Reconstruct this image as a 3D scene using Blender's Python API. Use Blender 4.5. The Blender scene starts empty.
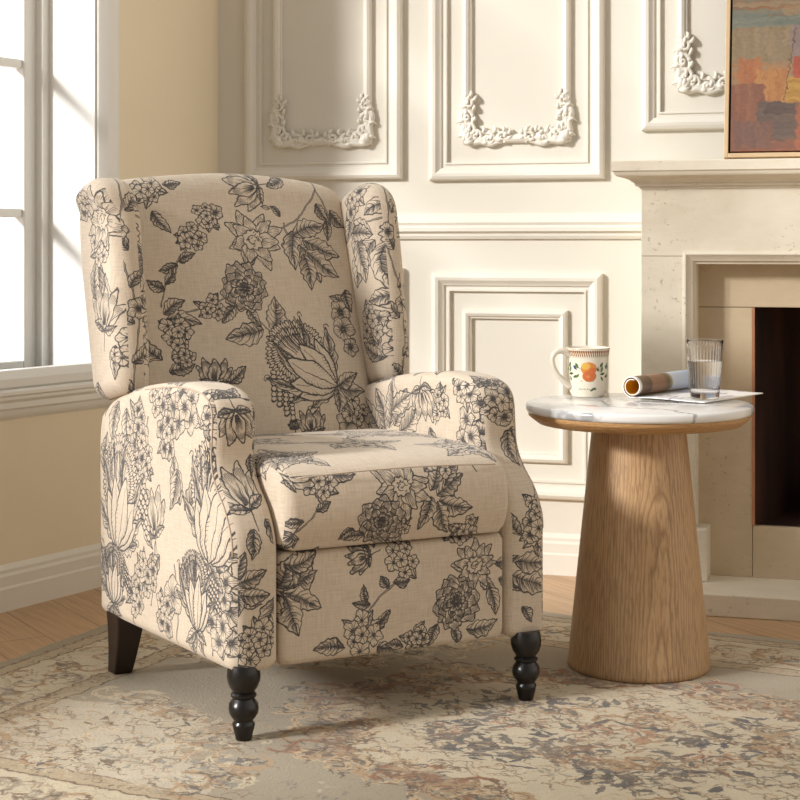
import bpy, bmesh, math, random
import numpy as np
from mathutils import Vector
R = math.radians
scene = bpy.context.scene
COL = scene.collection
# ------------------------------------------------------------------ helpers
def lerp(a, b, t): return a + (b - a) * t
def smooth(t): t = max(0., min(1., t)); return t * t * (3 - 2 * t)

class MB:
    """collects vertices / faces (with a material slot per face) for ONE mesh"""
    def __init__(self): self.v = []; self.f = []; self.mi = []
    def add(self, vs, fs, mi=0):
        o = len(self.v); self.v += [tuple(p) for p in vs]
        self.f += [tuple(i + o for i in f) for f in fs]; self.mi += [mi] * len(fs)
    def box(self, fn, a, b, c, mi=0):
        vs = [fn(x, y, z) for x in a for y in b for z in c]
        self.add(vs, [(0, 1, 3, 2), (4, 6, 7, 5), (0, 4, 5, 1), (2, 3, 7, 6), (0, 2, 6, 4), (1, 5, 7, 3)], mi)
    def grid(self, rings, closed=True, caps=True, mi=0):
        """rings: list of equally long vertex loops"""
        n = len(rings[0]); vs = [p for r in rings for p in r]; fs = []
        m = n if closed else n - 1
        for i in range(len(rings) - 1):
            for j in range(m):
                k = (j + 1) % n
                fs.append((i * n + j, i * n + k, (i + 1) * n + k, (i + 1) * n + j))
        if caps:
            fs.append(tuple(range(n - 1, -1, -1))); fs.append(tuple((len(rings) - 1) * n + j for j in range(n)))
        self.add(vs, fs, mi)
    def lathe(self, prof, c=(0, 0, 0), seg=48, flute=None, caps=True, mi=0):
        rings = []
        for k, (r, z) in enumerate(prof):
            ring = []
            for j in range(seg):
                a = 2 * math.pi * j / seg
                rr = r + (flute(a, z, k) if flute else 0)
                ring.append((c[0] + rr * math.cos(a), c[1] + rr * math.sin(a), c[2] + z))
            rings.append(ring)
        self.grid(rings, True, caps, mi)
    def tube(self, pts, rad, seg=8, flat=None, mi=0):
        pts = [Vector(p) for p in pts]; n = len(pts)
        if not hasattr(rad, '__len__'): rad = [rad] * n
        rings = []; up = None
        for i in range(n):
            d = (pts[min(i + 1, n - 1)] - pts[max(i - 1, 0)]).normalized()
            if up is None: up = Vector((0, 0, 1)) if abs(d.z) < .9 else Vector((1, 0, 0))
            s = d.cross(up).normalized(); up = s.cross(d).normalized()
            rings.append([tuple(pts[i] + (s * math.cos(2 * math.pi * j / seg) + up * math.sin(2 * math.pi * j / seg)) * rad[i]) for j in range(seg)])
        self.grid(rings, True, True, mi)
    def build(self, name, mats, parent=None, loc=None, smooth_=True, bevel=0, uv=None, angle=40):
        me = bpy.data.meshes.new(name)
        o = bpy.data.objects.new(name, me)
        org = Vector(loc) if loc else Vector((0, 0, 0))
        if parent is not None:
            o.parent = parent; org = Vector(parent['_o'])
        else:
            o.location = org
        if parent is not None and loc:
            o.location = Vector(loc) - org; org = Vector(loc)
        o['_o'] = tuple(org)
        me.from_pydata([tuple(Vector(p) - org) for p in self.v], [], self.f)
        for m in (mats if isinstance(mats, (list, tuple)) else [mats]): me.materials.append(m)
        me.polygons.foreach_set('material_index', self.mi)
        bm = bmesh.new(); bm.from_mesh(me)
        bmesh.ops.recalc_face_normals(bm, faces=bm.faces); bm.to_mesh(me); bm.free()
        if uv:
            ul = me.uv_layers.new(name='UVMap'); me.update()
            for p in me.polygons:
                nn = p.normal; cc = p.center + org
                for li in p.loop_indices:
                    co = me.vertices[me.loops[li].vertex_index].co + org
                    ul.data[li].uv = uv(co, nn, cc)
        COL.objects.link(o)
        if smooth_:
            me.polygons.foreach_set('use_smooth', [True] * len(me.polygons))
            if angle < 180: me.set_sharp_from_angle(angle=R(angle))
        if bevel:
            b = o.modifiers.new('bevel', 'BEVEL'); b.width = bevel; b.segments = 2; b.limit_method = 'ANGLE'; b.angle_limit = R(35)
        return o

def thing(name, label, cat, loc, group=None, kind=None):
    o = bpy.data.objects.new(name, None); COL.objects.link(o)
    o.empty_display_size = .05; o.location = loc; o['_o'] = tuple(loc)
    tag(o, label, cat, group, kind); return o
def tag(o, label=None, cat=None, group=None, kind=None):
    for k, v in (('label', label), ('category', cat), ('group', group), ('kind', kind)):
        if v: o[k] = v
    return o

def curve(pts, n=96, closed=False):
    """Catmull-Rom through points, resampled evenly"""
    P = [np.array(p, float) for p in pts]; m = len(P); out = []
    rng = m if closed else m - 1
    for i in range(rng):
        p0 = P[(i - 1) % m] if closed or i > 0 else P[0]
        p1 = P[i]; p2 = P[(i + 1) % m]
        p3 = P[(i + 2) % m] if closed or i + 2 < m else P[-1]
        for k in range(12):
            t = k / 12
            out.append(.5 * ((2 * p1) + (-p0 + p2) * t + (2 * p0 - 5 * p1 + 4 * p2 - p3) * t * t + (-p0 + 3 * p1 - 3 * p2 + p3) * t ** 3))
    out.append(P[0] if closed else P[-1])
    return resample(out, n, closed)
def resample(pts, n, closed=False):
    A = np.array(pts, float)
    if closed and np.linalg.norm(A[0] - A[-1]) > 1e-9: A = np.vstack([A, A[:1]])
    d = np.concatenate([[0], np.cumsum(np.linalg.norm(np.diff(A, axis=0), axis=1))])
    t = np.linspace(0, d[-1], n + 1 if closed else n)
    B = np.stack([np.interp(t, d, A[:, i]) for i in range(A.shape[1])], 1)
    return B[:-1] if closed else B
def rounded(poly, rad, n=100):
    """polygon with rounded corners (rad: one or per corner), evenly resampled"""
    P = [np.array(p, float) for p in poly]; m = len(P); out = []
    for i in range(m):
        r = rad[i] if hasattr(rad, '__len__') else rad
        a, b, c = P[i - 1], P[i], P[(i + 1) % m]
        d1 = (a - b); l1 = np.linalg.norm(d1); d2 = (c - b); l2 = np.linalg.norm(d2)
        k = min(r, l1 * .49, l2 * .49)
        q0 = b + d1 / l1 * k; q1 = b + d2 / l2 * k
        for t in np.linspace(0, 1, 9): out.append((1 - t) ** 2 * q0 + 2 * t * (1 - t) * b + t * t * q1)
    return resample(out, n, True)

def soft_slab(mb, prof, c0, c1, r, fn, bulge=0., rings=6, cap=7, bulge0=None):
    """closed 2-D profile thickened from c0 to c1 with rounded rims and domed faces"""
    A = np.array(prof, float); n = len(A)
    nx = np.roll(A, -1, 0) - np.roll(A, 1, 0)
    N = np.stack([nx[:, 1], -nx[:, 0]], 1); N /= np.linalg.norm(N, axis=1)[:, None]
    area = .5 * np.sum(A[:, 0] * np.roll(A[:, 1], -1) - np.roll(A[:, 0], -1) * A[:, 1])
    if area < 0: N = -N
    cen = A.mean(0); R_ = []
    b0 = bulge if bulge0 is None else bulge0
    dense = resample(A, n * 4, True)
    def inset(d):
        # offset inwards; points that fold over at tight corners slide to the offset corner
        Q = A - N * d
        if d < 1e-6: return Q
        dist = np.sqrt(((Q[:, None] - dense[None]) ** 2).sum(-1)).min(1)
        ok = dist > d * .96
        if ok.all() or not ok.any(): return Q
        idx = np.arange(n); g = idx[ok]
        gx = np.concatenate([g - n, g, g + n]); V = np.vstack([Q[ok]] * 3)
        return np.stack([np.interp(idx, gx, V[:, 0]), np.interp(idx, gx, V[:, 1])], 1)
    inn = inset(r)
    for k in range(0, cap + 1):
        s = max(.004, k / cap); s2 = s ** .8
        R_.append([(*(cen + (inn - cen) * s2)[j], c0 - b0 * (1 - s2 ** 2) ** 2) for j in range(n)])
    for k in range(1, rings + 1):
        a = k / rings * math.pi / 2
        q = inset(r * (1 - math.sin(a)))
        R_.append([(*q[j], c0 + r * (1 - math.cos(a))) for j in range(n)])
    for k in range(0, rings):
        a = (1 - k / rings) * math.pi / 2
        q = inset(r * (1 - math.sin(a)))
        R_.append([(*q[j], c1 - r * (1 - math.cos(a))) for j in range(n)])
    for k in range(cap, -1, -1):
        s = max(.004, k / cap); s2 = s ** .8
        R_.append([(*(cen + (inn - cen) * s2)[j], c1 + bulge * (1 - s2 ** 2) ** 2) for j in range(n)])
    mb.grid([[fn(*p) for p in ring] for ring in R_], True, True)

# ------------------------------------------------------------------ node materials
class NT:
    def __init__(self, name):
        self.m = bpy.data.materials.new(name); self.m.use_nodes = True
        self.t = self.m.node_tree; self.t.nodes.clear()
        self.out = self.n('ShaderNodeOutputMaterial')
    def n(self, typ, props=None, **inp):
        nd = self.t.nodes.new(typ)
        for k, v in (props or {}).items(): setattr(nd, k, v)
        for k, v in inp.items():
            k = k.replace('_', ' ')
            self.set(nd, k, v)
        return nd
    def set(self, nd, k, v):
        s = nd.inputs[int(k)] if k.isdigit() else nd.inputs[k]
        if isinstance(v, bpy.types.NodeSocket): self.t.links.new(v, s)
        elif isinstance(v, bpy.types.Node): self.t.links.new(v.outputs[0], s)
        else: s.default_value = v
    def math(self, op, a, b=0., c=None):
        nd = self.n('ShaderNodeMath', {'operation': op})
        self.set(nd, '0', a); self.set(nd, '1', b)
        if c is not None: self.set(nd, '2', c)
        return nd.outputs[0]
    def ramp(self, fac, stops, interp='LINEAR'):
        nd = self.n('ShaderNodeValToRGB'); self.set(nd, 'Fac', fac)
        cr = nd.color_ramp; cr.interpolation = interp
        while len(cr.elements) < len(stops): cr.elements.new(.5)
        for e, (p, c) in zip(cr.elements, stops):
            e.position = p; e.color = c if hasattr(c, '__len__') and len(c) == 4 else (*(c if hasattr(c, '__len__') else (c, c, c)), 1)
        return nd.outputs[0]
    def mix(self, fac, a, b, blend='MIX'):
        nd = self.n('ShaderNodeMix', {'data_type': 'RGBA', 'blend_type': blend})
        self.set(nd, '0', fac); self.set(nd, '6', a); self.set(nd, '7', b)
        return nd.outputs[2]
    def coord(self, which='Object', scale=(1, 1, 1), rot=(0, 0, 0), loc=(0, 0, 0)):
        tc = self.n('ShaderNodeTexCoord')
        mp = self.n('ShaderNodeMapping', Vector=tc.outputs[which], Scale=scale, Rotation=rot, Location=loc)
        return mp.outputs[0]
    def noise(self, vec, scale, detail=4, rough=.55, dist=0.):
        return self.n('ShaderNodeTexNoise', Vector=vec, Scale=scale, Detail=detail, Roughness=rough, Distortion=dist).outputs[0]
    def bsdf(self, color, rough=.6, bump=None, bstr=.3, bdist=.002, **kw):
        b = self.n('ShaderNodeBsdfPrincipled')
        self.set(b, 'Base Color', color if not isinstance(color, tuple) or len(color) == 4 else (*color, 1)); self.set(b, 'Roughness', rough)
        for k, v in kw.items(): self.set(b, k.replace('_', ' '), v)
        if bump is not None:
            bn = self.n('ShaderNodeBump', Strength=bstr, Distance=bdist, Height=bump)
            self.set(b, 'Normal', bn)
        self.set(self.out, 'Surface', b.outputs[0]); return b
def lin(r, g, b):
    f = lambda c: (c / 255 / 12.92) if c <= 10 else ((c / 255 + .055) / 1.055) ** 2.4
    return (f(r), f(g), f(b), 1)

# ------------------------------------------------------------------ drawing cloth patterns into a generated texture
class Canvas:
    def __init__(self, w, h, ppm, bg):
        self.W = int(w * ppm); self.H = int(h * ppm); self.k = ppm
        self.a = np.empty((self.H, self.W, 3), np.float32); self.a[:] = bg
    def _win(self, x0, x1, y0, y1):
        x0 = max(int(math.floor(x0)), 0); y0 = max(int(math.floor(y0)), 0)
        x1 = min(int(math.ceil(x1)) + 1, self.W); y1 = min(int(math.ceil(y1)) + 1, self.H)
        if x1 <= x0 or y1 <= y0: return None
        return x0, x1, y0, y1
    def blend(self, w, al, col):
        x0, x1, y0, y1 = w
        s = self.a[y0:y1, x0:x1]; s += (np.asarray(col, np.float32) - s) * al[..., None]
    def fill(self, pts, col, alpha=1.):
        P = np.asarray(pts, np.float32) * self.k
        w = self._win(P[:, 0].min(), P[:, 0].max(), P[:, 1].min(), P[:, 1].max())
        if not w: return
        yy, xx = np.mgrid[w[2]:w[3], w[0]:w[1]].astype(np.float32)
        ins = np.zeros(xx.shape, bool)
        Q = np.roll(P, -1, 0)
        for (ax, ay), (bx, by) in zip(P, Q):
            if ay == by: continue
            c = ((ay > yy) != (by > yy)) & (xx < (bx - ax) * (yy - ay) / (by - ay) + ax)
            ins ^= c
        self.blend(w, ins.astype(np.float32) * alpha, col)
    def stroke(self, pts, w0, w1=None, col=(0, 0, 0), alpha=1.):
        if w1 is None: w1 = w0
        A = np.asarray(pts, np.float64) * self.k
        if len(A) > 2:
            L = float(np.sqrt((np.diff(A, axis=0) ** 2).sum(1)).sum())
            A = resample(A, max(3, min(len(A) * 2, int(L / 3) + 2)))
        n = len(A); P = A.tolist(); h = self.k * .5; col = np.asarray(col, np.float32)
        for i in range(n - 1):
            (ax, ay), (bx, by) = P[i], P[i + 1]
            r0 = (w0 + (w1 - w0) * i / (n - 1)) * h; r1 = (w0 + (w1 - w0) * (i + 1) / (n - 1)) * h
            m = max(r0, r1) + 1
            w = self._win(min(ax, bx) - m, max(ax, bx) + m, min(ay, by) - m, max(ay, by) + m)
            if not w: continue
            dx, dy = bx - ax, by - ay; l2 = dx * dx + dy * dy + 1e-9
            X = np.arange(w[0], w[1], dtype=np.float32)[None, :] - ax; Y = np.arange(w[2], w[3], dtype=np.float32)[:, None] - ay
            t = np.clip((X * dx + Y * dy) / l2, 0, 1)
            d = np.sqrt((X - t * dx) ** 2 + (Y - t * dy) ** 2) - (r0 + (r1 - r0) * t)
            self.blend(w, np.clip(.5 - d, 0, 1) * alpha, col)
    def image(self, name):
        im = bpy.data.images.new(name, self.W, self.H)
        px = np.ones((self.H, self.W, 4), np.float32); px[..., :3] = np.clip(self.a, 0, 1)
        im.pixels.foreach_set(px.ravel()); im.update(); im.pack(); return im

class Pen:
    """draws engraved-looking flowers and leaves on a canvas"""
    def __init__(self, cv, ink, paper, lw=.0024, seed=3):
        self.c = cv; self.ink = ink; self.paper = paper; self.lw = lw; self.r = random.Random(seed)
    def T(self, x, y, a):
        ca, sa = math.cos(R(a)), math.sin(R(a))
        return lambda pts: [(x + p[0] * ca - p[1] * sa, y + p[0] * sa + p[1] * ca) for p in pts]
    def leaf(self, x, y, L, a, W=None, shade=True, fillc=None, serr=.1, veins=5):
        W = W or L * .25; T = self.T(x, y, a); bend = self.r.uniform(-.12, .12) * L; g = self.r.uniform(.8, 1.2)
        mid = lambda t: (t * L, bend * math.sin(math.pi * t))
        def side(s, t): m = mid(t); return (m[0], m[1] + s * W * math.sin(math.pi * t ** .8) * (1 + serr * math.sin(t * 30 * g)))
        ts = np.linspace(0, 1, 26)
        up = [side(1, t) for t in ts]; dn = [side(-1, t) for t in ts]
        self.c.fill(T(up + dn[::-1]), fillc or self.paper)
        lw = self.lw
        self.c.stroke(T(up), lw * .7, lw * .9, self.ink); self.c.stroke(T(dn), lw * 1.25, lw * 1.1, self.ink)
        self.c.stroke(T([mid(t) for t in ts]), lw, lw * .5, self.ink)
        if L > .024:
            for k in range(veins):
                t = .1 + .72 * k / veins + self.r.uniform(-.02, .02)
                for s in (1, -1):
                    m = mid(t); e = side(s, min(t + .2, .98)); h_ = side(s, min(t + .1, .98))
                    e = (lerp(m[0], e[0], .88), lerp(m[1], e[1], .88)); h_ = (lerp(m[0], h_[0], .5), lerp(m[1], h_[1], .42))
                    self.c.stroke(T(curve([m, h_, e], 7)), lw * .7, lw * .3, self.ink)
            if shade:
                nh = int(12 + L * 240)
                for h in range(nh):
                    t = .04 + .86 * (h + self.r.uniform(-.3, .3)) / nh
                    for s, f0, f1 in ((-1, .0, self.r.uniform(.45, .95)), (1, self.r.uniform(0, .05), self.r.uniform(.15, .5))):
                        q = side(s, min(t + .12, .985)); m2 = mid(t)
                        self.c.stroke(T([(lerp(m2[0], q[0], f0), lerp(m2[1], q[1], f0)), (lerp(m2[0], q[0], f1), lerp(m2[1], q[1], f1))]), lw * .75, lw * .2, self.ink, .85)
    def petal(self, x, y, L, a, W, lobes=3, hatch=5, point=False, base=.3):
        T = self.T(x, y, a); r = self.r; lw = self.lw; ph = r.uniform(0, 6.28)
        def pt(th):
            s = math.sin(th); c = math.cos(th)
            rad = 1 + (.07 * math.cos(lobes * 2 * th + ph * .2) if not point else 0)
            xx = L * (.55 + .45 * c * rad); yy = W * s * rad
            if point: xx = L * (.5 + .5 * c) + L * .1 * max(0, c) ** 8; yy = W * s * (1 - .35 * c) * (1 + .06 * math.sin(9 * th + ph))
            k = xx / L
            return (xx, yy * (base + (1 - base) * min(1, k * 2)))
        pts = [pt(t) for t in np.linspace(-math.pi, math.pi, 34)]
        self.c.fill(T(pts), self.paper)
        self.c.stroke(T(pts[:17]), lw * .5, lw * 1.1, self.ink); self.c.stroke(T(pts[16:]), lw * 1.1, lw * .6, self.ink)
        if hatch > 1: hatch = int(hatch * 1.6)
        for h in range(hatch):
            y0 = (h - (hatch - 1) / 2) / max(hatch, 1) * 1.5 * W
            f = r.uniform(.5, .78)
            self.c.stroke(T([(L * .15, y0 * .35), (L * f, y0 * .85)]), lw * .95, lw * .2, self.ink)
            f = r.uniform(.8, .9)
            self.c.stroke(T([(L * .95 * (1 - .1 * abs(y0) / W), y0 * .9), (L * f * .86, y0 * .82)]), lw * .55, lw * .2, self.ink)
    def daisy(self, x, y, r, a=0):
        for layer, (k, m) in enumerate(((1, 8), (.82, 7))):
            for i in range(m):
                self.petal(x, y, r * k * self.r.uniform(.88, 1.08), a + 360 * (i + .5 * layer) / m + self.r.uniform(-6, 6), r * .25, point=True, hatch=4)
        self.disc(x, y, r * .33)
    def disc(self, x, y, r):
        ring = [(x + r * (1 + .12 * math.cos(9 * t)) * math.cos(t), y + r * (1 + .12 * math.cos(9 * t)) * math.sin(t)) for t in np.linspace(0, 2 * math.pi, 40)]
        self.c.fill(ring, self.paper); self.c.stroke(ring, self.lw * .9, None, self.ink)
        for i in range(14):
            t = self.r.uniform(0, 6.28); q = r * self.r.uniform(.15, .75)
            p = (x + q * math.cos(t), y + q * math.sin(t))
            self.c.stroke([p, (p[0] + r * .14, p[1] + r * .1)], self.lw * .9, self.lw * .5, self.ink)
        c2 = [(x + r * .45 * math.cos(t), y + r * .45 * math.sin(t)) for t in np.linspace(0, 5, 16)]
        self.c.stroke(c2, self.lw * .8, None, self.ink)
    def peony(self, x, y, r, a=0):
        for k, m in ((1, 12), (.8, 10), (.6, 8), (.4, 6)):
            for i in range(m):
                self.petal(x, y, r * k * self.r.uniform(.9, 1.08), a + 360 * i / m + k * 40 + self.r.uniform(-7, 7), r * k * .3, lobes=3, hatch=5)
        for i in range(5):
            t0 = self.r.uniform(0, 6.28); q = r * .08 * (1 + i * .5)
            self.c.stroke([(x + q * math.cos(t0 + t), y + q * math.sin(t0 + t)) for t in np.linspace(0, 2.2, 8)], self.lw, self.lw * .4, self.ink)
    def floret(self, x, y, r, a=0):
        a += self.r.uniform(0, 72)
        lw = self.lw; self.lw = lw * .8
        for i in range(5): self.petal(x, y, r, a + 72 * i, r * .46, lobes=2, hatch=1 if r < .02 else 3)
        self.lw = lw; d = r * .14
        self.c.stroke([(x - d, y), (x + d, y + d * .4)], self.lw * 1.6, None, self.ink)
    def cluster(self, x, y, r, a=0):
        for i in range(3): self.leaf(x, y, r * 1.2, self.r.uniform(0, 360), veins=2)
        for i in range(5):
            t = 6.28 * i / 5 + self.r.uniform(-.4, .4); q = r * self.r.uniform(.45, .7)
            self.floret(x + q * math.cos(t), y + q * math.sin(t), r * self.r.uniform(.34, .5))
        self.floret(x, y, r * .42)
    def bud(self, x, y, r, a=0):
        self.tulip(x, y, r, a)
    def tulip(self, x, y, r, a=0):
        T = self.T(x, y, a)
        for da, k in ((-42, .85), (42, .85), (-22, 1), (22, 1), (0, .92)):
            self.petal(x, y, r * k, a + da, r * .22, point=True, hatch=5)
        for da in (-75, 75): self.leaf(x, y, r * .55, a + da, W=r * .12, veins=3)
        self.c.stroke(T([(0, 0), (-r * .5, r * .05)]), self.lw * 1.2, self.lw * .8, self.ink)
    def stem(self, pts):
        P = curve(pts, 40)
        self.c.stroke(P, self.lw * 2, self.lw * 1.6, self.ink); self.c.stroke(P[1:-1], self.lw * .75, self.lw * .5, self.paper)
    def king(self, x, y, s, a=0):
        """large exotic flower: ribbed melon heart, ruffled fringe, curled sepals; base at x, y"""
        T = self.T(x, y, a); lw = self.lw; ink = self.ink
        loc = lambda px, py: T([(px, py)])[0]
        # back fan of ruffled fringe to one side
        for k, rad in ((1, .44), (.72, .36), (.45, .27)):
            cx, cy = .72 * s, -.12 * s
            pts = []
            for i, t in enumerate(np.linspace(-2.9, 2.1, 70)):
                q = rad * s * (1 + (.1 if i % 2 else -.02))
                pts.append((cx + q * math.cos(t), cy + q * math.sin(t) * .95))
            P = T(pts); self.c.fill(P, self.paper); self.c.stroke(P, lw * .9, None, ink)
            for i, t in enumerate(np.linspace(-2.9, 2.1, 54)):
                q0, q1 = rad * s * 1.0, rad * s * self.r.uniform(.6, .86)
                self.c.stroke(T([(cx + q0 * math.cos(t), cy + q0 * math.sin(t)), (cx + q1 * math.cos(t), cy + q1 * math.sin(t))]), lw * .8, lw * .25, ink)
        # berries
        for i in range(26):
            bx, by = (.62 + .1 * (i % 4) - .03 * (i // 4), .36 + .055 * (i // 4) - .02 * (i % 4))
            c = loc(bx * s, by * s); q = .036 * s
            ring = [(c[0] + q * math.cos(t), c[1] + q * math.sin(t)) for t in np.linspace(0, 6.28, 12)]
            self.c.fill(ring, self.paper); self.c.stroke(ring, lw * .8, None, ink)
            self.c.stroke([(c[0] + q * math.cos(t), c[1] + q * math.sin(t)) for t in np.linspace(3.6, 5.6, 6)], lw * 1.7, None, ink)
        # curled outer sepals
        for da, L, W in ((-62, .75, .1), (-38, 1.0, .1), (48, .72, .1), (70, .5, .09), (25, .98, .1), (-5, 1.05, .09)):
            p = loc(.08 * s, 0); self.leaf(p[0], p[1], L * s, a + da, W=W * s, veins=6, serr=.16)
            e = loc(.08 * s + L * s * math.cos(R(da)), L * s * math.sin(R(da)))
            self.c.stroke([(e[0] + .05 * s * math.cos(t) * (1 - t / 9), e[1] + .05 * s * math.sin(t) * (1 - t / 9)) for t in np.linspace(0, 5, 14)], lw, lw * .6, ink)
        # feathery tuft
        for i in range(18):
            t = R(-30 + i * 1.5 + self.r.uniform(-3, 3)); q0 = .7 * s; q1 = s * self.r.uniform(.95, 1.12)
            self.c.stroke(T([(q0 * math.cos(t), q0 * math.sin(t)), (q1 * math.cos(t), q1 * math.sin(t))]), lw * .7, lw * 1.4, ink)
        # melon heart
        for da, L, W in ((40, .6, .13), (-38, .66, .13), (23, .72, .145), (-20, .76, .145), (2, .82, .15)):
            TT = self.T(x, y, a + da)
            sh = lambda t, sg: (t * L * s, sg * W * s * math.sin(math.pi * t ** .9) ** .9)
            ts = np.linspace(0, 1, 24)
            self.c.fill(TT([sh(t, 1) for t in ts] + [sh(t, -1) for t in ts[::-1]]), self.paper)
            for sg in (1, -1):
                self.c.stroke(TT([sh(t, sg) for t in ts]), lw * 1.5, None, ink)
                for i in range(9):
                    t = .05 + .5 * i / 9; p = sh(t, sg); q = (p[0] + .05 * L * s, p[1] * self.r.uniform(.6, .8))
                    self.c.stroke(TT([p, q]), lw * .6, lw * .2, ink)
            self.c.stroke(TT([sh(t, .12) for t in ts[1:-3]]), lw * .9, lw * .4, ink)
        # leaves below the base
        for da, L in ((150, .42), (200, .45), (235, .4), (115, .36)):
            self.leaf(x, y, L * s, a + da, veins=4)
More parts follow.
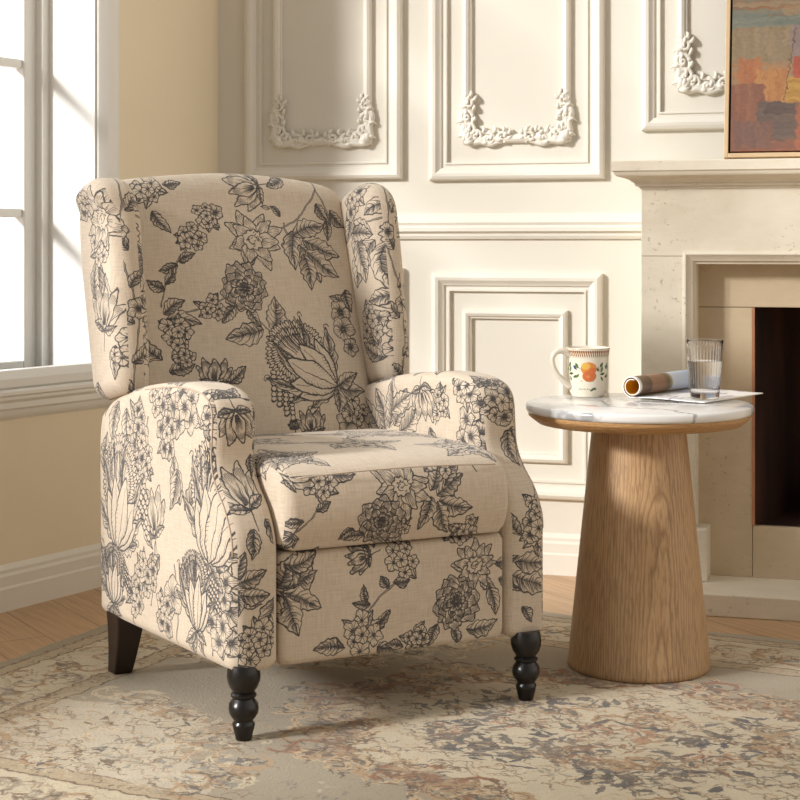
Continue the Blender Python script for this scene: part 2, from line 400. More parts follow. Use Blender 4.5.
MOTIFS = [
    ('stem', [(1.39, 0.609), (1.378, 0.572), (1.329, 0.518), (1.285, 0.488), (1.227, 0.461)]), ('stem', [(1.378, 0.572), (1.396, 0.53), (1.4, 0.496)]), ('stem', [(1.281, 0.495), (1.293, 0.45), (1.314, 0.427)]), ('stem', [(1.154, 0.329), (1.172, 0.296), (1.197, 0.263), (1.244, 0.229)]), ('stem', [(1.086, 0.501), (1.053, 0.461), (1.023, 0.413), (0.989, 0.364), (0.976, 0.321)]),
    ('stem', [(1.157, 0.351), (1.096, 0.33), (1.035, 0.31), (0.988, 0.293)]), ('bud', 1.237, 0.583, 0.075, 195), ('leaf', 1.305, 0.598, 0.05, 200), ('leaf', 1.373, 0.542, 0.05, -60), ('leaf', 1.405, 0.526, 0.05, -50),
    ('leaf', 1.391, 0.503, 0.045, -100), ('leaf', 1.252, 0.529, 0.022, 160), ('leaf', 1.274, 0.513, 0.03, 130), ('leaf', 1.303, 0.479, 0.085, -100), ('leaf', 1.308, 0.45, 0.095, -65),
    ('leaf', 1.301, 0.47, 0.085, 15), ('leaf', 1.319, 0.461, 0.095, -20), ('leaf', 1.32, 0.434, 0.095, -35), ('leaf', 1.314, 0.427, 0.08, -85), ('daisy', 1.203, 0.461, 0.066, 20),
    ('peony', 1.158, 0.355, 0.058, 0), ('leaf', 1.133, 0.319, 0.05, -130), ('leaf', 1.164, 0.318, 0.05, -70), ('cluster', 1.08, 0.315, 0.035, 0), ('leaf', 1.205, 0.263, 0.08, 75),
    ('leaf', 1.186, 0.263, 0.085, 190), ('king', 1.35, 0.141, 0.165, 150), ('cluster', 1.1, 0.512, 0.033, 0), ('cluster', 1.058, 0.465, 0.036, 1), ('floret', 1.122, 0.519, 0.02, 0),
    ('leaf', 1.027, 0.413, 0.04, 30), ('leaf', 1.022, 0.407, 0.045, 200), ('leaf', 0.989, 0.364, 0.04, 60), ('leaf', 0.985, 0.353, 0.04, 150), ('leaf', 0.978, 0.306, 0.06, 30),
    ('leaf', 0.983, 0.294, 0.07, -10), ('cluster', 1.001, 0.264, 0.04, 0), ('cluster', 1.009, 0.221, 0.035, 0), ('leaf', 0.964, 0.206, 0.075, 130), ('leaf', 0.976, 0.18, 0.06, 20),
    ('leaf', 0.996, 0.194, 0.05, 80), ('tulip', 1.065, 0.156, 0.06, 85), ('leaf', 1.095, 0.159, 0.05, 40), ('floret', 1.39, 0.299, 0.026, 0), ('floret', 1.391, 0.263, 0.028, 0),
    ('leaf', 1.421, 0.303, 0.06, 150), ('cluster', 1.383, 0.094, 0.045, 2), ('floret', 1.363, 0.063, 0.026, 0), ('floret', 1.399, 0.072, 0.026, 0), ('leaf', 1.358, 0.117, 0.045, 140),
    ('tulip', 1.277, 0.041, 0.06, 95), ('bud', 1.234, 0.056, 0.02, 95), ('cluster', 0.981, 0.57, 0.04, 0), ('leaf', 1.017, 0.58, 0.04, 10), ('leaf', 0.986, 0.522, 0.055, -60),
    ('leaf', 1.412, 0.348, 0.05, -80), ('floret', 1.402, 0.225, 0.02, 0), ('stem', [(0.336, 0.531), (0.327, 0.503), (0.355, 0.473), (0.376, 0.452)]), ('daisy', 0.382, 0.448, 0.058, -30), ('leaf', 0.441, 0.438, 0.07, 70),
    ('leaf', 0.452, 0.428, 0.075, 25), ('leaf', 0.456, 0.418, 0.075, -15), ('leaf', 0.452, 0.415, 0.07, -60), ('leaf', 0.441, 0.425, 0.06, -110), ('leaf', 0.473, 0.446, 0.06, 40),
    ('peony', 0.34, 0.385, 0.05, 10), ('cluster', 0.376, 0.367, 0.032, 0), ('leaf', 0.306, 0.363, 0.04, 190), ('leaf', 0.285, 0.374, 0.035, 210), ('cluster', 0.216, 0.467, 0.04, 0),
    ('stem', [(0.216, 0.459), (0.212, 0.426), (0.179, 0.391), (0.159, 0.375)]), ('leaf', 0.203, 0.417, 0.035, 20), ('leaf', 0.179, 0.401, 0.035, 190), ('bud', 0.163, 0.378, 0.03, -120), ('tulip', 0.149, 0.486, 0.075, 20),
    ('leaf', 0.24, 0.48, 0.05, -10), ('cluster', 0.518, 0.355, 0.035, 0), ('cluster', 0.473, 0.494, 0.04, 0), ('tulip', 0.54, 0.484, 0.05, 120),
    ('leaf', 0.149, 0.278, 0.075, 20), ('leaf', 0.149, 0.271, 0.085, -25), ('leaf', 0.151, 0.265, 0.085, -70), ('leaf', 0.147, 0.265, 0.08, -110), ('leaf', 0.145, 0.276, 0.06, 70),
    ('leaf', 0.179, 0.29, 0.07, 55), ('leaf', 0.155, 0.32, 0.07, 15), ('cluster', 0.391, 0.306, 0.042, 0), ('stem', [(0.391, 0.299), (0.378, 0.265), (0.344, 0.242), (0.319, 0.214), (0.306, 0.174)]), ('leaf', 0.37, 0.262, 0.035, 10),
    ('leaf', 0.361, 0.254, 0.03, 120), ('leaf', 0.323, 0.229, 0.035, 170), ('leaf', 0.315, 0.234, 0.035, 100), ('cluster', 0.306, 0.178, 0.045, 0), ('leaf', 0.344, 0.18, 0.04, 60),
    ('leaf', 0.271, 0.154, 0.06, 180), ('leaf', 0.34, 0.152, 0.05, -10), ('peony', 0.507, 0.216, 0.054, 0), ('leaf', 0.473, 0.179, 0.045, -120), ('leaf', 0.507, 0.172, 0.04, -80),
    ('cluster', 0.425, 0.157, 0.034, 0), ('leaf', 0.397, 0.145, 0.04, 170), ('daisy', 0.549, 0.284, 0.05, 40), ('leaf', 0.531, 0.159, 0.07, 12), ('leaf', 0.562, 0.264, 0.05, -40),
    ('leaf', 0.585, 0.242, 0.06, -80), ('leaf', 0.596, 0.28, 0.05, 10), ('leaf', 0.608, 0.25, 0.05, -30), ('tulip', 0.323, 0.324, 0.05, 200), ('tulip', 0.097, 0.419, 0.085, 110),
    ('leaf', 0.123, 0.4, 0.06, -60), ('leaf', 0.079, 0.429, 0.05, 100), ('leaf', 0.097, 0.385, 0.05, -100), ('tulip', 0.1, 0.597, 0.07, -80), ('leaf', 0.124, 0.618, 0.04, 20),
    ('leaf', 0.128, 0.511, 0.035, -90), ('leaf', 0.061, 0.292, 0.06, 20), ('leaf', 0.057, 0.283, 0.06, -30), ('leaf', 0.065, 0.301, 0.05, 80), ('leaf', 0.057, 0.274, 0.04, -80),
    ('leaf', 0.065, 0.27, 0.06, 0), ('cluster', 0.065, 0.164, 0.05, 0), ('cluster', 0.104, 0.193, 0.04, 1), ('stem', [(0.065, 0.164), (0.09, 0.18), (0.119, 0.209)]), ('leaf', 0.08, 0.135, 0.05, 200),
    ('cluster', 0.675, 0.585, 0.05, 1), ('floret', 0.687, 0.609, 0.03, 0), ('leaf', 0.692, 0.533, 0.06, -50), ('leaf', 0.687, 0.527, 0.07, -85), ('leaf', 0.706, 0.543, 0.05, 0),
    ('cluster', 0.693, 0.343, 0.05, 0), ('cluster', 0.698, 0.384, 0.035, 2), ('floret', 0.724, 0.386, 0.025, 0), ('leaf', 0.653, 0.332, 0.06, 60), ('leaf', 0.648, 0.332, 0.06, 110),
    ('leaf', 0.635, 0.253, 0.09, -20), ('leaf', 0.64, 0.276, 0.085, -5), ('leaf', 0.654, 0.196, 0.04, -60), ('stem', [(0.72, 0.501), (0.73, 0.419), (0.69, 0.347)]), ('king', 0.088, 1.115, 0.2, 105),
    ('leaf', 0.2, 1.211, 0.1, 70), ('leaf', 0.179, 1.205, 0.1, 130), ('leaf', 0.137, 1.135, 0.08, -60), ('king', 0.491, 1.08, 0.2, 105), ('leaf', 0.562, 1.227, 0.09, 100),
    ('king', 0.137, 0.984, 0.13, 95), ('king', 0.511, 0.963, 0.11, 95), ('cluster', 0.2, 1.393, 0.075, 0), ('cluster', 0.31, 1.404, 0.05, 1), ('cluster', 0.403, 1.336, 0.06, 2),
    ('cluster', 0.266, 1.335, 0.05, 0), ('cluster', 0.076, 1.385, 0.06, 1), ('leaf', 0.501, 1.379, 0.09, -80), ('leaf', 0.461, 1.372, 0.08, -100), ('leaf', 0.017, 1.399, 0.07, 60),
    ('leaf', 0.096, 1.328, 0.1, 85), ('leaf', 0.213, 1.277, 0.09, -70), ('stem', [(0.356, 1.36), (0.366, 1.29), (0.38, 1.208), (0.403, 1.144)]), ('cluster', 0.37, 1.279, 0.055, 0), ('cluster', 0.384, 1.227, 0.05, 1),
    ('floret', 0.356, 1.191, 0.035, 0), ('leaf', 0.403, 1.154, 0.08, -70), ('leaf', 0.356, 1.171, 0.07, -120), ('tulip', 0.31, 1.138, 0.1, 80), ('stem', [(0.31, 1.128), (0.32, 1.057), (0.333, 0.995)]),
    ('leaf', 0.288, 1.102, 0.07, -40), ('cluster', 0.347, 1.052, 0.055, 2), ('cluster', 0.403, 1.003, 0.05, 0), ('stem', [(0.403, 1.063), (0.413, 0.981), (0.423, 0.938)]), ('cluster', 0.037, 1.013, 0.07, 0),
    ('cluster', 0.048, 1.075, 0.06, 1), ('stem', [(0.033, 1.16), (0.041, 1.049), (0.076, 0.95)]), ('leaf', 0.017, 0.962, 0.09, 120), ('leaf', 0.033, 0.95, 0.08, 60), ('cluster', 0.578, 1.035, 0.06, 0),
    ('stem', [(0.222, 1.093), (0.213, 1.017), (0.222, 0.939)]), ('floret', 0.23, 1.033, 0.04, 1), ('cluster', 0.274, 0.99, 0.05, 1), ('daisy', 0.54, 1.752, 0.07, 20), ('cluster', 0.55, 1.7, 0.05, 0),
    ('leaf', 0.555, 1.664, 0.09, -85), ('tulip', 0.53, 1.523, 0.1, 95), ('leaf', 0.566, 1.584, 0.09, 90), ('leaf', 0.499, 1.565, 0.08, 70), ('leaf', 0.479, 1.494, 0.07, -90),
    ('cluster', 0.45, 1.485, 0.05, 0), ('leaf', 0.56, 1.416, 0.07, -90), ('stem', [(0.55, 1.71), (0.54, 1.627), (0.525, 1.544)]), ('cluster', 0.618, 1.785, 0.05, 0), ('leaf', 0.499, 1.783, 0.06, 110),
    ('leaf', 2.031, 0.493, 0.1, 70), ('leaf', 2.011, 0.506, 0.11, 95), ('leaf', 1.991, 0.508, 0.1, 120), ('leaf', 2.051, 0.492, 0.09, 50), ('leaf', 2.003, 0.54, 0.09, 150),
    ('leaf', 1.972, 0.499, 0.1, 135), ('tulip', 1.888, 0.603, 0.08, -100), ('leaf', 1.822, 0.618, 0.07, -80), ('stem', [(1.822, 0.618), (1.815, 0.577), (1.837, 0.533)]), ('cluster', 1.822, 0.576, 0.04, 0),
    ('leaf', 1.859, 0.521, 0.06, -120), ('cluster', 1.717, 0.513, 0.07, 0), ('cluster', 1.666, 0.589, 0.06, 1), ('leaf', 1.751, 0.5, 0.06, 100), ('cluster', 1.734, 0.614, 0.05, 1),
    ('stem', [(2.055, 0.989), (2.096, 0.967), (2.149, 0.945)]), ('leaf', 2.096, 0.967, 0.09, -100), ('leaf', 2.149, 0.945, 0.08, -70), ('leaf', 2.083, 1.0, 0.07, -30), ('leaf', 2.108, 0.911, 0.11, -50),
    ('leaf', 2.083, 0.911, 0.11, -95), ('leaf', 2.149, 0.9, 0.1, -80), ('leaf', 2.116, 0.922, 0.09, 20), ('leaf', 2.166, 0.911, 0.1, -110), ('leaf', 2.192, 0.923, 0.08, 180),
    ('leaf', 2.108, 0.777, 0.09, 160), ('cluster', 2.108, 0.732, 0.05, 0), ('leaf', 2.055, 0.8, 0.07, -20), ('cluster', 2.043, 0.712, 0.045, 1), ('leaf', 2.015, 0.779, 0.07, -60),
    ('leaf', 2.083, 0.666, 0.09, 60), ('leaf', 2.067, 0.656, 0.08, 20), ('cluster', 2.027, 0.665, 0.05, 0), ('cluster', 2.192, 1.003, 0.05, 0), ('leaf', 2.2, 0.98, 0.08, -80),
    ('cluster', 2.035, 0.856, 0.04, 0),
]
SUN_E = 4.8; WORLD_DIM = (.275, .262, .245); WORLD_SKY = (2.2, 2.22, 2.25); WORLD_RIGHT = (.88, .80, .68)
def draw_cloth():
    cv = Canvas(2.4, 2.0, 1280, (1, 1, 1))
    pen = Pen(cv, (0, 0, 0), (1, 1, 1), .0019, 5)
    for it in MOTIFS:
        if it[0] == 'stem': pen.stem(it[1])
    rank = dict(leaf=0, floret=2, cluster=3, bud=3, tulip=4, daisy=4, peony=5, king=6)
    for it in sorted([m for m in MOTIFS if m[0] != 'stem'], key=lambda m: rank[m[0]]):
        k, x, y, s, a = it
        s *= dict(cluster=.9, tulip=.9, king=.98, peony=.95).get(k, 1)
        if s > .005: getattr(pen, k)(x, y, s, a)
    # seat top, arm tops, wing fronts: all-over sprigs
    rnd = random.Random(11)
    def sprig(x, y, s):
        a = rnd.uniform(0, 360)
        for q in range(5): pen.leaf(x, y, s * rnd.uniform(.9, 1.3), a + 72 * q)
        rnd.choice([pen.peony, pen.daisy, pen.cluster])(x, y, s * .62, a)
    for x, y, s in ((1.0, .84, .08), (1.2, .93, .09), (1.37, .83, .07), (1.05, 1.06, .09), (1.3, 1.08, .09), (1.15, 1.2, .08), (1.4, 1.0, .07)): sprig(x, y, s)
    for x, y, s in ((.95, 1.44, .05), (1.12, 1.46, .06), (1.28, 1.44, .05), (1.45, 1.46, .05), (.95, 1.63, .05), (1.13, 1.66, .06), (1.3, 1.63, .06), (1.44, 1.66, .05)): sprig(x, y, s)
    for x0 in (1.71, 2.28):        # wing fronts: a climbing stem with single leaves
        pen.stem([(x0, 1.22), (x0 + .02, 1.4), (x0 - .005, 1.55), (x0 + .015, 1.7)])
        for k, y in enumerate((1.25, 1.31, 1.39, 1.46, 1.54, 1.62, 1.69)): pen.leaf(x0 + .008, y, .055, 50 if k % 2 else 130)
        pen.daisy(x0 + .01, 1.74, .035); pen.floret(x0 + .02, 1.42, .022); pen.floret(x0 - .005, 1.58, .02)
    return cv.image('toile_print')

RUG_W, RUG_H = 2.72, 1.774
def draw_rug():
    g = lambda r, gg, b: (r / 255, gg / 255, b / 255)
    GREY, CREAM, TAN, CHAR, RUST, BROWN = g(164, 151, 128), g(206, 191, 162), g(180, 148, 110), g(84, 77, 72), g(152, 104, 70), g(104, 80, 58)
    cv = Canvas(RUG_W, RUG_H, 640, GREY); W, H = RUG_W, RUG_H
    rnd = random.Random(8)
    def band(i, col):
        cv.fill([(i, i), (W - i, i), (W - i, H - i), (i, H - i)], col)
    band(.045, g(184, 164, 132)); band(.085, CREAM); band(.262, g(182, 162, 130)); band(.31, GREY)
    for i in (.045, .085, .262, .31):
        q = [(i, i), (W - i, i), (W - i, H - i), (i, H - i), (i, i)]
        for a, b in zip(q[:-1], q[1:]): cv.stroke([a, b], .005, None, BROWN)
    cx, cy = W / 2, H / 2
    # lobed cream medallion with tan rim, and cream corner pieces
    def lobed(rx, ry, n, amp, ox=cx, oy=cy):
        return [(ox + rx * math.cos(t) * (1 + amp * math.cos(n * t)), oy + ry * math.sin(t) * (1 + amp * math.cos(n * t))) for t in np.linspace(0, 2 * math.pi, 120)]
    m = lobed(.52, .36, 8, .07); cv.fill(m, CREAM)
    for sx in (0, 1):
        for sy in (0, 1):
            ox, oy = (.31 if not sx else W - .31), (.31 if not sy else H - .31)
            q = [(ox, oy)]
            for t in np.linspace(0, math.pi / 2, 30):
                k = .40 * (1 + .12 * math.cos(6 * t))
                q.append((ox + (1 if not sx else -1) * k * 1.25 * math.cos(t), oy + (1 if not sy else -1) * k * .95 * math.sin(t)))
            cv.fill(q, g(206, 194, 170), .8)
    def scroll(x, y, s, a, col, dark, turns=1.3):
        sg = rnd.choice((-1, 1)); P = []
        for t in np.linspace(0, 1, 26):
            th = R(a) + sg * t * turns * 4.2; r = s * (1 - t * .85)
            P.append((x + r * math.cos(th) * .75, y + r * math.sin(th) * .75))
        cv.stroke(P, s * .3, s * .07, col, .85); cv.stroke(P, s * .05, s * .03, dark, .75)
        for i in range(2, 22, 4):
            p = P[i]; th = rnd.uniform(0, 6.28)
            d = (math.cos(th), math.sin(th)); n = s * rnd.uniform(.25, .5)
            cv.stroke([p, (p[0] + d[0] * n * .6, p[1] + d[1] * n * .6), (p[0] + d[0] * n + d[1] * n * .3, p[1] + d[1] * n - d[0] * n * .3)], s * .14, s * .03, rnd.choice([col, col, dark]), .75)
    def blot(x, y, s, col, k=5):
        a0 = rnd.uniform(0, 6.28); s *= .8; k = int(k * 1.8)
        for i in range(k):
            a = a0 + rnd.uniform(-1.3, 1.3) + (3.14 if i % 3 == 2 else 0); L = s * rnd.uniform(.45, 1.0); w = L * rnd.uniform(.08, .2)
            ox, oy = x + rnd.uniform(-.9, .9) * s, y + rnd.uniform(-.7, .7) * s; ca, sa = math.cos(a), math.sin(a)
            ts = np.linspace(0, 1, 9); bend = rnd.uniform(-.25, .25) * L
            up = [(t * L, bend * t * t + w * math.sin(math.pi * t ** .8)) for t in ts]; dn = [(t * L, bend * t * t - w * math.sin(math.pi * t ** .8)) for t in ts]
            c = np.array(col) + rnd.uniform(-.05, .05)
            cv.fill([(ox + p * ca - q * sa, oy + p * sa + q * ca) for p, q in up + dn[::-1]], c, rnd.uniform(.6, .95))
            cv.stroke([(ox + p * ca - q * sa, oy + p * sa + q * ca) for p, q in dn], s * .03, s * .05, np.array(col) * .7, .6)
    pen = Pen(cv, CHAR, CREAM, .004, 9)
    # border sprays
    def border_pts(i, step):
        x = i
        while x < W - i: yield (x, i); yield (x, H - i); x += step
        y = i + step
        while y < H - i: yield (i, y); yield (W - i, y); y += step
    for (x, y) in list(border_pts(.175, .085)) + list(border_pts(.2, .11)) + list(border_pts(.14, .12)):
        x += rnd.uniform(-.02, .02); y += rnd.uniform(-.02, .02)
        scroll(x, y, rnd.uniform(.04, .065), rnd.uniform(0, 360), rnd.choice([TAN, TAN, g(205, 182, 148), GREY]), BROWN)
        if rnd.random() < .6: blot(x + rnd.uniform(-.03, .03), y + rnd.uniform(-.03, .03), .035, rnd.choice([CHAR, GREY, g(130, 130, 126)]), 4)
    for (x, y) in border_pts(.286, .022): blot(x, y, .02, rnd.choice([BROWN, CREAM, GREY, TAN]), 3)
    for (x, y) in border_pts(.065, .022): blot(x, y, .018, rnd.choice([BROWN, CREAM, GREY]), 2)
    # scrolling field ornament in corners and along the medallion
    for sx in (0, 1):
        for sy in (0, 1):
            ox, oy = (.31 if not sx else W - .31), (.31 if not sy else H - .31)
            for i in range(70):
                t = rnd.uniform(0, math.pi / 2); k = rnd.uniform(.06, .42) if i < 30 else rnd.uniform(.36, .46)
                x = ox + (1 if not sx else -1) * k * 1.3 * math.cos(t); y = oy + (1 if not sy else -1) * k * .98 * math.sin(t)
                scroll(x, y, rnd.uniform(.035, .07), rnd.uniform(0, 360), rnd.choice([TAN, CREAM, CREAM, g(200, 180, 150)]), rnd.choice([BROWN, CHAR, TAN]))
                if i % 3 == 0: blot(x, y, .04, rnd.choice([CHAR, g(140, 138, 132), BROWN]), 4)
    for i, p in enumerate(list(m[:-1]) * 2):
        f = rnd.uniform(.95, 1.25)
        x = cx + (p[0] - cx) * f; y = cy + (p[1] - cy) * f
        scroll(x, y, rnd.uniform(.04, .07), rnd.uniform(0, 360), rnd.choice([TAN, RUST, g(205, 178, 140)]), BROWN)
        if i % 3 == 0: blot(x, y, .04, CHAR, 4)
    for i in range(110):
        t = rnd.uniform(0, 6.28); f = rnd.uniform(.55, .95)
        x = cx + .52 * f * math.cos(t); y = cy + .36 * f * math.sin(t)
        if f > .78: scroll(x, y, rnd.uniform(.03, .05), rnd.uniform(0, 360), g(206, 186, 154), TAN)
        elif rnd.random() < .4: blot(x, y, .035, rnd.choice([g(150, 140, 122), TAN]), 4)
    # central bouquet
    for i in range(70):
        t = rnd.uniform(0, 6.28); f = rnd.uniform(.1, 1) ** .7
        x = cx + .40 * f * math.cos(t); y = cy + .25 * f * math.sin(t)
        if rnd.random() < .62: blot(x, y, rnd.uniform(.05, .075), rnd.choice([g(70, 67, 68), CHAR, g(110, 100, 90), g(78, 75, 78)]), 5)
        else: scroll(x, y, rnd.uniform(.04, .06), rnd.uniform(0, 360), rnd.choice([TAN, g(186, 150, 110)]), BROWN)
    for dx, dy, s in ((0, .02, .1), (-.2, .05, .075), (.2, -.04, .075), (-.04, -.12, .065), (.08, .13, .06), (-.3, -.08, .05), (.3, .08, .05)):
        for k in range(9):
            a = 2 * math.pi * k / 9
            x, y = cx + dx + s * .55 * math.cos(a), cy + dy + s * .55 * math.sin(a)
            blot(x, y, s * .5, rnd.choice([RUST, g(186, 132, 96), g(150, 98, 70), TAN]), 3)
        scroll(cx + dx, cy + dy, s * .5, 40, CREAM, RUST)
    # sparse sprigs on the grey field
    for i in range(170):
        x = rnd.uniform(.35, W - .35); y = rnd.uniform(.35, H - .35)
        e = ((x - cx) / .6) ** 2 + ((y - cy) / .42) ** 2
        if e > 1.1: blot(x, y, .03, rnd.choice([g(152, 140, 120), TAN, g(136, 130, 122), CREAM]), 3)
    # fine brown outlines over everything, as in a finely knotted rug
    def wig(x, y, col, al):
        a = rnd.uniform(-.5, .5); L = rnd.uniform(.02, .06); P = []
        for t in np.linspace(0, 1, 8): P.append((x + L * t * math.cos(a) , y + L * t * math.sin(a) + .25 * L * math.sin(t * rnd.uniform(4, 8))))
        cv.stroke(P, .0035, .0015, col, al)
    for i in range(900):
        t = rnd.uniform(0, 6.28); f = rnd.uniform(0, 1) ** .5 * 1.2
        wig(cx + .52 * f * math.cos(t), cy + .36 * f * math.sin(t), rnd.choice([BROWN, TAN, g(140, 108, 78), CHAR]), .7)
    for i in range(1500):
        s_ = rnd.choice((0, 1)); q = rnd.uniform(.05, .3)
        if s_: wig(rnd.choice((q, W - q - .04)), rnd.uniform(.05, H - .05), rnd.choice([BROWN, TAN, g(140, 112, 84), GREY]), .65)
        else: wig(rnd.uniform(.05, W - .1), rnd.choice((q, H - q)), rnd.choice([BROWN, TAN, g(140, 112, 84), GREY]), .65)
    for sx in (0, 1):
        for sy in (0, 1):
            for i in range(260):
                t = rnd.uniform(0, 1.57); k = rnd.uniform(.02, .46)
                wig((.31 + k * 1.3 * math.cos(t)) if not sx else W - .31 - k * 1.3 * math.cos(t), (.31 + k * .98 * math.sin(t)) if not sy else H - .31 - k * .98 * math.sin(t), rnd.choice([BROWN, TAN, CREAM, g(140, 112, 84)]), .65)
    return cv.image('rug_pattern')

def draw_mug():
    g = lambda r, gg, b: (r / 255, gg / 255, b / 255)
    cv = Canvas(2.0, 1.0, 420, g(224, 215, 197)); rnd = random.Random(2)
    for i in range(60):     # rim band of small brown dashes
        x = i / 30; cv.stroke([(x, .93), (x + .02, .82)], .024, .014, g(128, 84, 54)); cv.stroke([(x + .02, .92), (x + .005, .84)], .008, None, g(186, 142, 96))
    cv.stroke([(0, .965), (2, .965)], .012, None, g(176, 150, 118)); cv.stroke([(0, .8), (2, .8)], .006, None, g(176, 150, 118))
    def leaf(x, y, L, a, col):
        T = Pen(cv, col, col).T(x, y, a); ts = np.linspace(0, 1, 14)
        L *= 1.35
        cv.fill(T([(t * L, L * .22 * math.sin(math.pi * t)) for t in ts] + [(t * L, -L * .22 * math.sin(math.pi * t)) for t in ts[::-1]]), col)
        cv.stroke(T([(0, 0), (L, 0)]), .006, .003, g(40, 56, 36))
    G1, G2, BL = g(72, 98, 58), g(104, 124, 74), g(66, 86, 128)
    for x in (.42, 1.0, 1.58):
        s = 1
        cv.stroke([(x - .16, .6), (x - .05, .52)], .008, None, G1); cv.stroke([(x + .16, .62), (x + .22, .5)], .008, None, G1)
        for (dx, dy, L, a, c) in ((-.17, .58, .09, 110, G1), (-.15, .6, .08, 160, G2), (-.19, .55, .085, 130, BL), (-.16, .44, .09, 200, G1), (-.15, .47, .08, 230, G2), (.2, .6, .09, 60, G1), (.23, .5, .1, 80, G2), (.2, .46, .09, 10, G1), (.22, .42, .08, -60, G2), (.18, .52, .07, 120, G1)): leaf(x + dx, dy, L, a, c)
        def disc(px, py, r, c):
            cv.fill([(px + r * math.cos(t), py + r * math.sin(t)) for t in np.linspace(0, 6.28, 26)], c)
        disc(x + .01, .58, .13, g(208, 134, 66)); disc(x + .02, .43, .115, g(196, 108, 60)); disc(x - .04, .63, .07, g(216, 172, 84)); disc(x + .07, .54, .06, g(206, 108, 60)); disc(x + .0, .42, .03, g(206, 130, 84))
        for dx in (-.12, -.03, .07): cv.stroke([(x + dx, .335), (x + dx + .025, .325)], .012, .006, g(120, 84, 60))
        for k in range(7): cv.stroke([(x - .16 + k * .03, .17 + .01 * (k % 2)), (x - .15 + k * .03, .155)], .012, .007, g(70, 78, 56))
        leaf(x + .05, .165, .07, 20, G2); leaf(x + .1, .16, .06, 200, G1); disc(x + .12, .165, .018, g(60, 70, 90))
    return cv.image('mug_glaze')

def draw_painting():
    g = lambda r, gg, b: (r / 255, gg / 255, b / 255)
    cv = Canvas(1.0, 1.0, 900, g(150, 120, 90)); rnd = random.Random(4)
    def patch(x0, x1, y0, y1, cols, n=150, wd=.03, horiz=True, al=.6):
        for i in range(n):
            x, y = rnd.uniform(x0, x1), rnd.uniform(y0, y1); L = rnd.uniform(.05, .16) * min(1, wd / .03)
            c = np.array(rnd.choice(cols)) + rnd.uniform(-.03, .03)
            if horiz: q = [(max(x0, x - L), y), (min(x1, x + L), y + rnd.uniform(-.01, .01))]
            else: q = [(x, max(y0, y - L)), (x + rnd.uniform(-.01, .01), min(y1, y + L))]
            cv.stroke(q, wd * rnd.uniform(.5, 1.2), wd * rnd.uniform(.2, .8), c, al)
    TEAL, SAGE, OLIVE, STONE = g(112, 124, 112), g(140, 146, 126), g(140, 122, 90), g(150, 134, 112)
    vx, vy = .235, .62
    def pv(x0, x1, y0, y1, *a, **k): patch(x0 * vx, x1 * vx, y0 * vy, y1 * vy, *a, **k)
    patch(0, 1, 0, 1.0, [g(140, 90, 66), g(130, 82, 64), g(150, 100, 72)], 900, .05)
    patch(0, 1, .55, .62, [TEAL, SAGE, g(104, 118, 108)], 300, .025); patch(0, 1, .615, 1, [g(150, 104, 66), TEAL, g(176, 146, 108)], 400, .04)
    pv(0, .78, .62, .89, [OLIVE, STONE, g(156, 136, 102), g(146, 130, 98)], 260, .02, False)
    pv(.76, 1, .68, .89, [g(144, 130, 122), g(138, 120, 116)], 150, .018, False)
    patch(.26, 1, .38, .55, [g(144, 130, 122), STONE, OLIVE], 300, .05, False)
    pv(.0, .8, .5, .64, [g(176, 128, 80), g(164, 118, 78), STONE], 160, .018)
    pv(.1, .34, .5, .68, [g(170, 100, 60), g(184, 116, 66), g(160, 110, 70)], 60, .014, False)
    pv(.3, .7, .38, .6, [g(186, 128, 68), g(172, 112, 64), g(196, 142, 82)], 110, .016, False)
    pv(.8, 1, .54, .68, [g(176, 78, 52), g(188, 90, 56), g(162, 72, 50)], 90, .016)
    patch(.235, .6, .34, .42, [g(176, 78, 52), g(188, 90, 56)], 120, .03)
    pv(.72, 1, .38, .53, [g(186, 142, 56), g(196, 152, 70), g(170, 124, 52)], 110, .016)
    patch(.235, .5, .24, .33, [g(186, 142, 56), g(196, 152, 70)], 120, .03)
    pv(0, .4, .2, .5, [g(140, 88, 66), g(128, 80, 64), g(150, 100, 74)], 130, .02, False)
    pv(.36, .86, .14, .38, [g(96, 84, 76), g(84, 74, 70), g(110, 92, 80)], 130, .018)
    pv(.45, .8, .3, .37, [g(70, 62, 60), g(84, 74, 68)], 50, .014)
    pv(.84, 1, 0, .37, [g(166, 96, 66), g(154, 88, 62)], 100, .016, False)
    pv(0, .5, .03, .25, [g(124, 90, 80), g(112, 84, 76), g(136, 88, 68)], 110, .016, False)
    pv(0, 1, 0, .06, [g(160, 92, 64), g(146, 88, 64)], 90, .01)
    cv.stroke([(.79 * vx, .88 * vy), (.72 * vx, .62 * vy), (.66 * vx, .4 * vy)], .005, .003, g(100, 70, 60), .8)
    return cv.image('abstract_painting')

